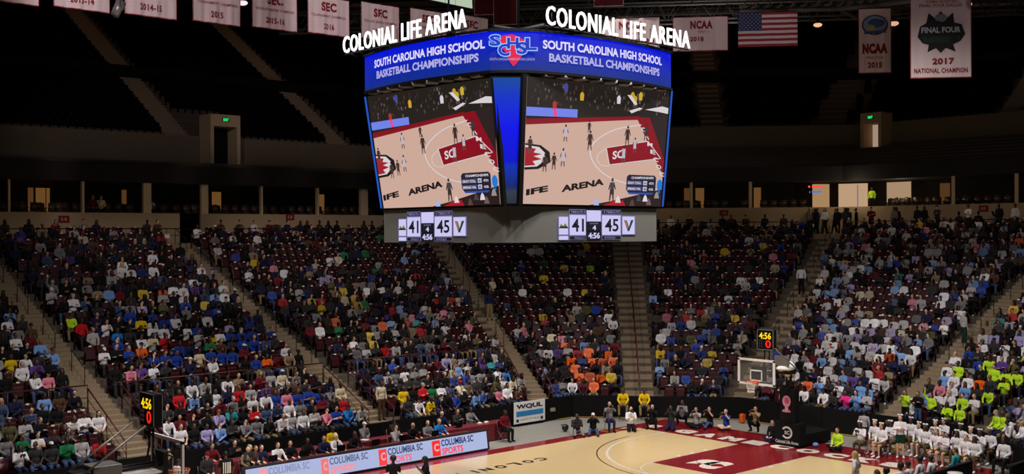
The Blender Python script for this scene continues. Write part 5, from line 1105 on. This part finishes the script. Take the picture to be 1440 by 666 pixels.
# ------------------------------------------------------------------ the crowd
def arr(me):
    me.calc_loop_triangles() if hasattr(me, 'calc_loop_triangles') else None
    v = np.empty(len(me.vertices)*3, 'f'); me.vertices.foreach_get('co', v); t = np.empty(len(me.loop_triangles)*3, 'i'); me.loop_triangles.foreach_get('vertices', t)
    return v.reshape(-1, 3), t.reshape(-1, 3)
LOW = []
def low_template(arms, legs, lean, turn, tilt, hair):
    J = pose(arms, legs, lean, turn, tilt); P = body_parts(J, False)
    head = P[:2]; rest = [p for p in P[2:] if not (p[0] == 'e')]
    hands = []
    parts = []
    def addp(pp, vox, rat, pid):
        me = remesh(pp, vox, rat, 1); v, t = arr(me); parts.append((v, t, pid)); bpy.data.meshes.remove(me)
    addp(head+[P[2]], .028, .4, 0)
    for s in (1, -1):
        f = J['fd', s].normalized(); addp([('c', J['el', s].lerp(J['wr', s], .6), .034, J['wr', s], .03), ('e', J['wr', s]+f*.07, (.045, .04, .045), None)], .03, .45, 0)
    addp(shirt_parts(J), .04, .3, 1); addp(trouser_parts(J), .045, .3, 2); addp(shoe_parts(J), .04, .3, 4)
    me = hair_lo[hair]; v, t = arr(me); R = np.array(J['hrot']); parts.append((v @ R.T+np.array(J['head']), t, 3))
    V_ = []; T_ = []; I_ = []; o = 0
    for v, t, pid in parts: V_.append(v); T_.append(t+o); I_.append(np.full(len(v), pid)); o += len(v)
    return np.concatenate(V_), np.concatenate(T_), np.concatenate(I_)
HK = ['short', 'short', 'long', 'short', 'cap', 'long', 'bun', 'short', 'short']
LOW = [low_template(*p, h) for p, h in zip(SEATP, HK)]
LSTAND = [low_template('side', 'stand', 0, .3, 0, 'short'), low_template('cross', 'stand', 0, -.3, 0, 'cap'), low_template('walk', 'walk', 0, 0, 0, 'long')]
class Soup:
    def __init__(s): s.V = []; s.T = []; s.C = []; s.n = 0
    def add(s, tpl, loc, rz, cols, sc_=1.0):
        v, t, i = tpl; c, n = math.cos(rz), math.sin(rz); R = np.array([[c, -n, 0], [n, c, 0], [0, 0, 1]])
        s.V.append((v*sc_) @ R.T+np.array(loc)); s.T.append(t+s.n); s.n += len(v); s.C.append(np.array(cols)[i])
    def build(s, name, m):
        v = np.concatenate(s.V).astype('f'); t = np.concatenate(s.T).astype('i'); c = np.concatenate(s.C)
        me = bpy.data.meshes.new(name); me.vertices.add(len(v)); me.vertices.foreach_set('co', v.ravel()); me.loops.add(t.size); me.loops.foreach_set('vertex_index', t.ravel())
        me.polygons.add(len(t)); me.polygons.foreach_set('loop_start', np.arange(0, t.size, 3, dtype='i')); me.polygons.foreach_set('loop_total', np.full(len(t), 3, 'i'))
        me.polygons.foreach_set('use_smooth', np.ones(len(t), bool)); me.update(calc_edges=True)
        a = me.color_attributes.new('Col', 'FLOAT_COLOR', 'POINT'); a.data.foreach_set('color', np.concatenate([c, np.ones((len(c), 1))], 1).astype('f').ravel())
        me.materials.append(m); o = bpy.data.objects.new(name, me); COL.objects.link(o); return o
# seats
def seat_parts(up_, simple=False):
    A = MB(); A.box((0, -.23, .70), (.47, .045, .46), SEATM, Matrix.Rotation(math.radians(8), 3, 'X'), bev=0 if simple else .03)
    B_ = MB()
    if up_: B_.box((0, -.15, .56), (.44, .06, .4), SEATM, Matrix.Rotation(math.radians(10), 3, 'X'), bev=0 if simple else .025)
    else: B_.box((0, .0, .43), (.45, .42, .06), SEATM, bev=0 if simple else .02)
    C_ = MB(); C2 = MB()
    for s_, X_ in ((-1, C_), (1, C_ if simple else C2)): X_.box((s_*.262, -.14, .33), (.03, .1, .62), BLACK); X_.box((s_*.262, -.06, .65), (.045, .3, .03), SEATM, bev=0 if simple else .008)
    D_ = MB(); D_.box((.0, -.195, .935), (.13, .025, .065), GLINT)  # pale plate added as the bright glint on the seat top
    return (A, B_, C_, D_) if simple else (A, B_, C_, C2, D_)
def low_seat(up_):
    ps = seat_parts(up_, True); V_ = []; T_ = []; I_ = []; o = 0
    for k, p in enumerate(ps):
        v = np.array([tuple(x) for x in p.v]); t = []
        for f in p.f: t += [(f[0], f[1], f[2]), (f[0], f[2], f[3])]
        V_.append(v); T_.append(np.array(t)+o)
        I_.append(np.full(len(v), {0: 0, 1: 0, 2: 1, 3: 2}[k]))
        if k == 2: I_[-1] = np.array([1]*8+[0]*8+[1]*8+[0]*8)
        o += len(v)
    return np.concatenate(V_), np.concatenate(T_), np.concatenate(I_)
LS_up, LS_dn = low_seat(True), low_seat(False)
SCOL = [lin((60, 13, 20)), lin((16, 15, 16)), lin((240, 236, 230))]  # the last colour is the glint put on the seat backs
SEATSTUFF = mat('maroon_seat_rows', rough=.38, attr='Col')
NOTE = [(40,402,'sky blue'),(202,405,'yellow'),(225,405,'orange'),(103,422,'white'),(255,414,'white'),(355,387,'white'),(437,414,'yellow'),(380,370,'pink'),(287,352,'light grey'),(80,442,'white'),(88,457,'neon yellow'),(99,460,'neon yellow'),(53,482,'sky blue'),(7,500,'yellow'),(32,505,'white'),(30,482,'white'),(173,472,'bright blue'),(197,497,'orange'),(182,499,'royal blue'),(240,494,'royal blue'),(255,494,'royal blue'),(287,476,'yellow'),(298,478,'green'),(328,472,'royal blue'),(340,473,'royal blue'),(377,471,'royal blue'),(195,519,'purple'),(180,522,'pink'),(223,529,'white'),(217,467,'white'),(310,465,'white'),(368,515,'royal blue'),(228,480,'red'),(375,504,'orange'),(25,610,'green'),(45,610,'white'),(33,632,'white'),(108,632,'light grey'),(123,627,'red'),(155,637,'white'),(190,630,'white'),(205,629,'royal blue'),(242,594,'white'),(255,602,'white'),(313,610,'sky blue'),(305,618,'sky blue'),(390,600,'white'),(404,600,'light grey'),(365,554,'white'),(437,557,'royal blue'),(463,575,'pink'),(323,575,'teal'),(268,552,'sky blue'),(242,559,'red'),(128,589,'white'),(136,508,'white'),(148,513,'light grey'),(70,500,'sky blue'),(350,603,'grey'),(422,590,'white'),(437,592,'light grey'),
 (512,470,'yellow'),(568,454,'red'),(542,500,'red'),(692,484,'white'),(737,462,'pink'),(725,462,'light grey'),(772,487,'white'),(853,487,'orange'),(707,522,'bright blue'),(753,537,'green'),(772,552,'royal blue'),(755,554,'bright blue'),(635,527,'royal blue'),(645,527,'royal blue'),(645,567,'royal blue'),(682,564,'royal blue'),(670,566,'sky blue'),(600,574,'yellow'),(488,590,'bright blue'),(528,577,'white'),(707,560,'pink'),(922,487,'yellow'),(925,477,'white'),(950,494,'royal blue'),(768,390,'yellow'),(827,374,'neon yellow'),(792,375,'gold'),(827,405,'yellow'),(732,409,'white'),(502,420,'gold'),(760,439,'yellow'),(915,415,'sky blue'),(862,434,'white'),(750,349,'white'),(500,420,'gold'),(540,455,'orange'),(620,462,'white'),
 (1055,487,'hot pink'),(1198,487,'sky blue'),(1247,492,'orange'),(1233,516,'red'),(988,501,'yellow'),(987,461,'sky blue'),(1093,496,'royal blue'),(1106,497,'royal blue'),(1190,569,'hot pink'),(1160,507,'sky blue'),(1105,409,'bright blue'),(1028,440,'yellow'),(1282,422,'pink'),(1388,354,'sky blue'),(1430,395,'teal'),(1027,415,'white'),(1000,443,'royal blue'),
 (1345,574,'neon yellow'),(1352,572,'neon yellow'),(1359,588,'neon yellow'),(1377,590,'neon yellow'),(1395,591,'neon yellow'),(1410,597,'neon yellow'),(1387,559,'neon yellow'),(1325,575,'neon yellow'),(1240,585,'neon yellow'),(1260,585,'neon yellow'),(1393,514,'neon yellow'),(1410,520,'neon yellow'),(1414,528,'neon yellow'),(1437,520,'neon yellow'),(1350,518,'neon yellow'),(1405,528,'neon yellow'),(1330,558,'white'),(1345,541,'white')]
BASE = [('black', 36), ('charcoal', 20), ('grey', 9), ('light grey', 8), ('white', 13), ('navy', 8), ('royal blue', 4), ('sky blue', 3), ('maroon', 5), ('red', 2), ('tan', 4), ('brown', 4), ('purple', 2), ('pink', 1.5), ('olive', 2), ('cream', 3), ('yellow', 1.6), ('teal', .8), ('denim', 3), ('green', .6), ('orange', .6), ('lilac', 2)]
def pick(x, y):
    r = random.random()
    if ((x-848)/58)**2+((y-520)/34)**2 < 1 and r < .62: return 'orange'
    if ((x-270)/120)**2+((y-478)/45)**2 < 1 and r < .24: return 'royal blue'
    if ((x-420)/90)**2+((y-565)/30)**2 < 1 and r < .18: return random.choice(['royal blue', 'navy', 'purple'])
    if ((x-985)/60)**2+((y-500)/40)**2 < 1 and r < .2: return 'royal blue'
    if x > 1300 and y > 500 and r < .02: return 'neon yellow'
    if x > 1150 and y > 440 and r < .42: return random.choice(['white', 'white', 'white', 'light grey', 'sky blue', 'lilac'])
    if x > 1150 and y > 350 and r < .25: return random.choice(['white', 'light grey', 'sky blue', 'lilac'])
    if y < 430 and x < 1150 and r < .38: return random.choice(['black', 'black', 'charcoal', 'navy'])
    return random.choices([b[0] for b in BASE], [b[1] for b in BASE])[0]
def occ(x, y, g, k, i):
    if g == 0 and k < 5: return .93 if x > 205 else .72
    if x < 170 and y > 590: return .55
    if 640 < x < 885 and y < 455: return .34
    if 640 < x < 885 and y < 475: return .5
    if 640 < x < 885: return .93
    if 900 < x < 1110 and y < 430: return .45
    if 900 < x < 1110: return .74
    if 1190 < x < 1345 and 395 < y < 445: return .42
    if x > 1110 and y > 440: return .95
    if x > 1110: return .66
    if y < 390: return .52
    if 60 < x < 200 and 490 < y < 545: return .6
    return .8
BLK = ['far left block', 'left block', 'block above tables', 'middle block', 'block behind basket', 'cheerleader block', 'far right block', 'right corner block']
STR = ['right stairs', 'left stairs', 'left stairs', 'left stairs', 'wide stairs', 'left stairs', 'left stairs', 'left stairs']
ORD = 'first second third fourth fifth sixth seventh eighth ninth tenth eleventh twelfth thirteenth fourteenth fifteenth sixteenth seventeenth eighteenth nineteenth twentieth twenty-first twenty-second twenty-third twenty-fourth twenty-fifth twenty-sixth twenty-seventh twenty-eighth twenty-ninth thirtieth thirty-first thirty-second thirty-third thirty-fourth thirty-fifth thirty-sixth thirty-seventh thirty-eighth thirty-ninth fortieth'.split()
spots = []
for g in (0, 1):
    for k in range(NL if g == 0 else NR):
        t = k*RD+.56; z = ZB+k*RR
        if g == 0 and k == 5: continue
        P = PF[g](t); ais = (1, 2, 3) if g == 0 else (3, 4, 5, 6, 7); blk = 0 if g == 0 else 2 if False else 2
        run = []; blk = 0 if g == 0 else 3
        for i in range(len(P)-1):
            a, b_ = P[i], P[i+1]; L = (b_-a).length; d = (b_-a).normalized(); n = V((-d.y, d.x, 0)); n = n if n.dot(a) < 0 else -n
            m = int((L-.5)/.55); off = (L-m*.55)/2 if i else L-m*.55-.35
            for j in range(m+1):
                p = a+d*(off+j*.55)
                if i == 0 and g == 0 and p.x < -21: continue
                bad = False
                for q in ais:
                    c = aisle_c(q, t)
                    if (p-c).length < AW[q]+.34+(.012*t if q == 4 else 0): bad = True
                if bad: continue
                # block: count stairs passed
                if g == 0: b2 = 0 if p.x < -8 else 1 if p.x < 3 else 2 if p.x < aisle_c(3, t).x else 3
                else:
                    c4 = aisle_c(4, t); c5 = aisle_c(5, t); b2 = 3 if (p-c4).dot(AX) < 0 and p.y > c5.y else 4 if p.y > c5.y else 5 if p.y > -1.9 else 6 if p.y > seam3(t).y else 7
                run.append((g, k, b2, p.copy(), z, n.copy()))
        byb = {}
        for r in run: byb.setdefault(r[2], []).append(r)
        for b2, L_ in byb.items():
            if b2 == 3: L_.sort(key=lambda r: r[3].x)
            for ii, r in enumerate(L_ if b2 else L_[::-1]): spots.append((*r, ii))
# merge counting for the middle block which spans both wings
info = []
for (g, k, b2, p, z, n, ii) in spots:
    x, y, dep = proj((p.x, p.y, z+1.0)); info.append(dict(g=g, k=k, b=b2, p=p, z=z, n=n, i=ii, x=x, y=y, d=dep, who=None))
cnt = {}
for s in sorted([s for s in info if s['b'] == 3], key=lambda s: s['p'].dot(AX)):
    key = s['k']; s['i'] = cnt.get(key, 0); cnt[key] = s['i']+1
for (x, y, c) in NOTE:
    s = min((s for s in info if s['who'] is None), key=lambda s: (s['x']-x)**2+((s['y']-y-2)*1.3)**2)
    if abs(s['x']-x) < 14 and abs(s['y']-y) < 14: s['who'] = c
for s in info:
    vis = -25 < s['x'] < 1465 and s['y'] < 720
    s['vis'] = vis
    if s['who'] is None: s['who'] = pick(s['x'], s['y']) if random.random() < occ(s['x'], s['y'], s['g'], s['k'], s['i']) else ''
ppl = [s for s in info if s['who']]; emp = [s for s in info if not s['who']]
inview = lambda s: 4 < s['x'] < 1436 and s['y'] < 656
near = sorted([s for s in ppl if inview(s)], key=lambda s: s['d'])[:300]
for s in near: s['ind'] = True
neare = sorted([s for s in emp if inview(s)], key=lambda s: s['d'])[:300]
for s in neare: s['ind'] = True
PANTS = ['black', 'charcoal', 'denim', 'navy', 'khaki', 'denim', 'charcoal']
soup = Soup(); seats = Soup(); templates = [template(*p) for p in SEATP]
GARM = {'white': 'white top', 'black': 'black top'}
def lab_pos(s):
    r = 'front' if s['k'] == 0 else ORD[s['k']]
    return '%s row of %s, %s seat from %s' % (r, BLK[s['b']], ORD[s['i']] if s['i'] < len(ORD) else 'outermost', STR[s['b']])
seen = {}
used = set()
for s in info:
    rz = yaw(s['n'].x, s['n'].y); base = s['p']; z = s['z']
    if s['who']:
        ti = random.choices(range(9), [16, 14, 14, 7, 12, 13, 10, 1.2, 13])[0]; skin = random.choice(SKINS); hc = random.choices(list(HAIRC), [46, 22, 14, 9, 8, 2])[0] if sum(skin) > 420 else random.choice(['black', 'black', 'black', 'dark brown']); bc = random.choice(PANTS); c = s['who']
        jit = random.uniform(-.12, .12); sc_ = random.uniform(.9, 1.04)
        if s.get('ind'):
            hr = random.choice(['short', 'short', 'long', 'cap', 'bun', 'long', None if sum(skin) < 300 else 'short'])
            hcc = hc if hr != 'cap' else random.choice(['black', 'navy', 'white', 'maroon'])
            lb_ = 'person in %s, %s' % (c, lab_pos(s))
            person((base.x, base.y, z), rz+jit, templates[ti], top='tee' if random.random() < .15 else 'shirt', tc=c, bc=bc, hair=hr, hc=hcc, skin=skin, shoe=random.choice(['black', 'white', 'brown']), scale=sc_, label=lb_, group='spectators seated in the lower stands')
        elif s['vis'] or abs(s['x']-720) < 860:
            cc = np.array(lin(COLS[c])); cc = cc*random.uniform(.5, 1.05)+cc.mean()*random.uniform(0, .25)
            hcol = lin(HAIRC[hc]) if HK[ti] != 'cap' else lin(COLS[random.choice(['black', 'navy', 'white', 'red', 'royal blue'])])
            soup.add(LOW[ti], (base.x, base.y, z), rz+jit, [lin(skin), cc, lin(COLS[bc]), hcol, lin(COLS[random.choice(['black', 'white'])])], sc_)
        if s['vis']: seats.add(LS_dn, (base.x, base.y, z), rz, SCOL)
    elif not s.get('ind') and (s['vis'] or abs(s['x']-720) < 860): seats.add(LS_up, (base.x, base.y, z), rz, SCOL)
# single empty seats
def build_seat():
    A, B_, C_, C2, D_ = seat_parts(True); e = empty('stadium_seat', (0, 0, 0), 0, 'x', 'seat', 'empty folding seats in the lower stands')
    A.build('backrest', e); B_.build('folded_seat', e); C_.build('armrest', e); C2.build('armrest', e); D_.build('glint_plate', e); return e
seat0 = None
for s in neare:
    if seat0 is None: seat0 = o = build_seat()
    else: o = copy_tree(seat0)
    o.location = (s['p'].x, s['p'].y, s['z']); o.rotation_euler = (0, 0, yaw(s['n'].x, s['n'].y)); o['label'] = 'empty maroon seat, %s' % lab_pos(s)
# platform rows
for g in (0, 1):
    t = TP[g]+1.9; P = PF[g](t)
    for i in range(len(P)-1):
        a, b_ = P[i], P[i+1]; L = (b_-a).length; d = (b_-a).normalized(); n = V((-d.y, d.x, 0)); n = n if n.dot(a) < 0 else -n; s_ = .6
        while s_ < L-.5:
            p = a+d*s_; x, y, dep = proj((p.x, p.y, ZP[g]+1)); s_ += random.choice([.62, .62, .75, 1.3, 1.0])
            if not -30 < x < 1470: continue
            if 232 < x < 285 or 1130 < x < 1260: continue
            rz = yaw(n.x, n.y)+random.uniform(-.3, .3); c = random.choice(['black', 'black', 'charcoal', 'maroon', 'grey', 'navy', 'white', 'charcoal', 'brown']); sk = random.choice(SKINS)
            seats.add(LS_dn if random.random() < .8 else LS_up, (p.x, p.y, ZP[g]), yaw(n.x, n.y), SCOL)
            if random.random() < .74: soup.add(LOW[random.choice([0, 1, 2, 4, 5, 6, 8])], (p.x, p.y, ZP[g]), rz, [lin(sk), lin(COLS[c]), lin(COLS['black']), lin((20, 16, 14)), lin((20, 20, 20))])
for s in [s for s in info if s['b'] in (4, 5, 6) and s['x'] > 1125 and s['x'] < 1215 and s['y'] < 350]:
    pass
rr_ = random.Random(11)
for k in range(16):          # people standing in the crowded passage at the top right
    px = rr_.uniform(1136, 1262); py = rr_.uniform(296, 308); t = 21.9+rr_.uniform(0, 1.8); w = gp(px, py, (1, 0, 0), X0+t)
    soup.add(rr_.choice(LSTAND), (w.x, w.y, ZP[1]), yaw(-1, rr_.uniform(-.8, .8)), [lin(rr_.choice(SKINS)), lin(COLS[rr_.choice(['black', 'black', 'charcoal', 'white', 'grey', 'navy', 'maroon'])]), lin((24, 22, 26)), lin((18, 14, 12)), lin((20, 20, 20))])
for px, c in ((1362, 'white'), (1405, 'black'), (1300, 'black'), (1318, 'charcoal'), (1428, 'white'), (1290, 'black')):
    w = gp(px, 300, (1, 0, 0), X0+22.2); soup.add(rr_.choice(LSTAND), (w.x, w.y, ZP[1]), yaw(-1, .2), [lin(rr_.choice(SKINS)), lin(COLS[c]), lin((24, 22, 26)), lin((18, 14, 12)), lin((20, 20, 20))])
tag(soup.build('seated_crowd', CROWD), 'dense crowd filling the rest of the lower stands, in mixed colours', 'crowd', None, 'stuff')
# dark suite chairs and upper deck seats
n_up = Soup()
for g in (0, 1):
    t0 = UB[g][0]+.2
    for k in range(27):
        P = PF[g](t0+k*.82+.55)
        for i in range(len(P)-1):
            a, b_ = P[i], P[i+1]; L = (b_-a).length; d = (b_-a).normalized(); n = V((-d.y, d.x, 0)); n = n if n.dot(a) < 0 else -n; s_ = .4
            while s_ < L-.3:
                p = a+d*s_; s_ += .56; x, y, dep = proj((p.x, p.y, UB[g][2]+k*.5+.5))
                if -30 < x < 1470 and y > -25:
                    if g == 0 and (abs(p.x-7.9) < 1.25 or abs(p.x-20.8) < 1.25): continue
                    if g == 1 and any(abs((p-V((*bb, 0))).cross(V((*dd, 0)).normalized()).z) < 1.25 for bb, dd in (((44.0, 26.0), (.75, .66)), ((X0+31.2, 19.9), (1, .3)), ((X0+31.2, 6.1), (1, .1)))): continue
                    if g == 0 and k < 4 and 8.6 < p.x < 12.4: continue
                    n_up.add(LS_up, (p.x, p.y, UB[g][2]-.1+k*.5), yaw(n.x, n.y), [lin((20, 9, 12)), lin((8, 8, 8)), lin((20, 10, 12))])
    for t, z in ((TW[g]+1.0, ZW[g]-.35), (TW[g]+2.1, ZW[g]-.35)):
        P = PF[g](t)
        for i in range(len(P)-1):
            a, b_ = P[i], P[i+1]; L = (b_-a).length; d = (b_-a).normalized(); n = V((-d.y, d.x, 0)); n = n if n.dot(a) < 0 else -n; s_ = .4
            while s_ < L-.3:
                p = a+d*s_; s_ += .7; x, y, dep = proj((p.x, p.y, z+.5))
                if -30 < x < 1470 and not 1130 < x < 1240 and rng.random() < .7: seats.add(LS_dn, (p.x, p.y, z), yaw(n.x, n.y), [lin((86, 66, 52)), lin((20, 20, 20)), lin((80, 60, 50))])
tag(seats.build('seat_rows', SEATSTUFF), 'rows of maroon folding seats under and between the crowd', 'seats', None, 'stuff')
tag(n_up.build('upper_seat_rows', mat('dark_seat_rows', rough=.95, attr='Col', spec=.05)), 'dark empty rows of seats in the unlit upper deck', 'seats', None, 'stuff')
# singled-out standing people in the stands
def stander(px, py, i, t, side, top, bottom, hair, hc, skin, lab, rz=None, arms='side'):
    c = aisle_c(i, t); a, b_ = aisle_c(i, t), aisle_c(i, t+1); d = (b_-a).normalized(); p = c+V((d.y, -d.x, 0))*side
    T = template(arms, 'stand', 0.0); person((p.x, p.y, ZB+math.floor(t/RD)*RR+.012), yaw(-d.x, -d.y)+(rz or 0), T, tc=top, bc=bottom, hair=hair, hc=hc, skin=skin, scale=.97, label=lab)
stander(0, 0, 3, 9.4, .2, 'navy', 'khaki', 'short', 'black', B, 'person in navy top and khaki trousers standing on stairs under the scoreboard')
stander(0, 0, 2, 1.0, .35, 'cream', 'brown', 'short', 'black', B, 'person in cream sweater standing at bottom of second stairs from left')
stander(0, 0, 6, 8.1, -.2, 'light grey', 'dark green', 'cap', 'white', W2, 'person in pale grey top and green trousers standing on rightmost stairs', 2.6)
stander(0, 0, 5, 12.4, .1, 'white', 'black', 'short', 'black', B, 'person in white top standing on the stairs behind the right shot clock')
for px, arms, c, bc, nm in ((1273, 'clap', 'neon yellow', 'black', 'left'), (1291, 'cross', 'black', 'denim', 'middle'), (1309, 'raise', 'neon yellow', 'black', 'right')):
    w = gp(px, 565, (1, 0, 0), X0+.4); T = template(arms, 'stand', .0); person((w.x, w.y, ZB), yaw(-1, 0), T, tc=c, bc=bc, hair='long', hc='brown', skin=W2, scale=.92, label='student in %s shirt standing in the front row above cheerleaders, %s of three' % (c, nm))
w = gp(1226, 262, (1, 0, 0), X0+25.8); T = template('side', 'stand', 0.0); person((w.x, w.y, ZW[1]-.35), yaw(-1, 0), T, tc='neon yellow', bc='black', hair='short', hc='black', skin=B, scale=.95, label='guard in neon yellow jacket standing by the wide lit passage, upper right')
w = gp(1204, 268, (1, 0, 0), X0+24.3); person((w.x, w.y, ZP[1]), yaw(-.5, 1), T, tc='black', bc='black', hair='short', hc='black', skin=B, label='dark silhouetted person standing inside the wide lit passage')
for k, (px, py, c, sk) in enumerate(((130, 283, 'maroon', W2), (141, 284, 'cream', W2), (210, 284, 'white', B))):
    w = gp(px, py, (0, 1, 0), Y0+TW[0]+.9); person((w.x, w.y, ZW[0]-.35), yaw(0, -1), templates[(0, 4, 3)[k]], tc=c, skin=sk, hair=['long', 'long', 'short'][k], hc='brown', label='person in %s sitting in the front of the left suites' % c)

# ------------------------------------------------------------------ light
def spot(p, tgt, power, size, blend=.5, col=(1, .95, .9), r=.5):
    l = bpy.data.lights.new('arena_and_fill_light', 'SPOT'); l.energy = power; l.spot_size = math.radians(size); l.spot_blend = blend; l.color = col; l.shadow_soft_size = r
    o = bpy.data.objects.new('arena_and_fill_light', l); COL.objects.link(o); o.location = p; o.rotation_euler = (V(tgt)-V(p)).to_track_quat('-Z', 'Y').to_euler()
KP = 4300
for x, y in ((-12, -8), (-12, 8), (12, -8), (12, 8), (0, -10), (0, 9.5), (-6.5, 8), (6.5, 8), (-6.5, -9), (6.5, -9)):
    spot((x, y, 25), (x*.8, y*.7, 0), KP, 82, .8)
# cross lights from the opposite catwalks onto the lower stands
for (px_, py_), (tx_, ty_), pw, sz in (((-14, -10), (-8, 13), 10800, 58), ((-4, -12), (3, 13), 10800, 57), ((6, -11), (10, 13), 10800, 55), ((-10, 4), (16, 10), 9800, 48), ((-12, -9), (22, 2), 11800, 46), ((-8, 9), (22, -4), 11800, 46), ((4, -13), (21, -2), 8500, 56)):
    spot((px_, py_, 24.5), (tx_, ty_, 1.5), pw, sz, .95)
for tgt, pw, sz in (((-6, 18, 19.3), 4000, 44), ((6, 18, 19.7), 2800, 42), ((17, 5, 18.8), 1100, 40), ((21, -3, 18), 260, 40), ((15, 13, 21), 700, 30)):  # spots added to brighten the banners
    t_ = V(tgt); p = V((t_.x-8, t_.y-11, 23.5)); spot(p, tgt, pw, sz, .6, (1, .88, .92))
# dim house light high in the roof; warm fill lights added in front of the concourse walls
def pl(p, pw, col=(1, .62, .42), r=1.0):
    l = bpy.data.lights.new('house_and_fill_light', 'POINT'); l.energy = pw; l.color = col; l.shadow_soft_size = r; o = bpy.data.objects.new('house_and_fill_light', l); COL.objects.link(o); o.location = p
for x, y, z, pw in ((5, 50, 29, 85), (21, 50, 29, 85), (46, 29, 30, 110), (51, 18, 28, 90), (52, 6, 28, 90)): pl((x, y, z), pw)
for x, y, z, pw in ((-5, 30.5, 12.1, 42), (3, 30.5, 12.1, 42), (12, 30.5, 12.1, 42), (33, 23, 12.6, 42), (39.5, 14, 12.6, 50), (39.5, 5, 12.6, 50), (39.5, -4, 12.6, 50)): pl((x, y, z), pw, (1, .78, .56))
pl(gp(1200, 265, (1, 0, 0), X0+24.3), 60, (1, .8, .6), .3); pl(gp(1265, 265, (1, 0, 0), X0+26.3), 25, (1, .8, .6), .3)
pl((20, 14, 20.2), 250, (1, .95, .9), .8); spot((30, 16, 18), (33, 18, 30), 900, 120, .8); spot((22, -8, 17), (22, -4, 28), 500, 110, .8)  # fill light and uplights added to brighten the roof trusses
w = bpy.data.worlds.new('world'); w.use_nodes = True; w.node_tree.nodes['Background'].inputs[0].default_value = (.02, .018, .018, 1); w.node_tree.nodes['Background'].inputs[1].default_value = .25; sc.world = w
vs_ = sc.view_settings; vs_.view_transform = 'Standard'; vs_.look = 'None'; vs_.exposure = 0; vs_.gamma = 1; vs_.use_curve_mapping = False
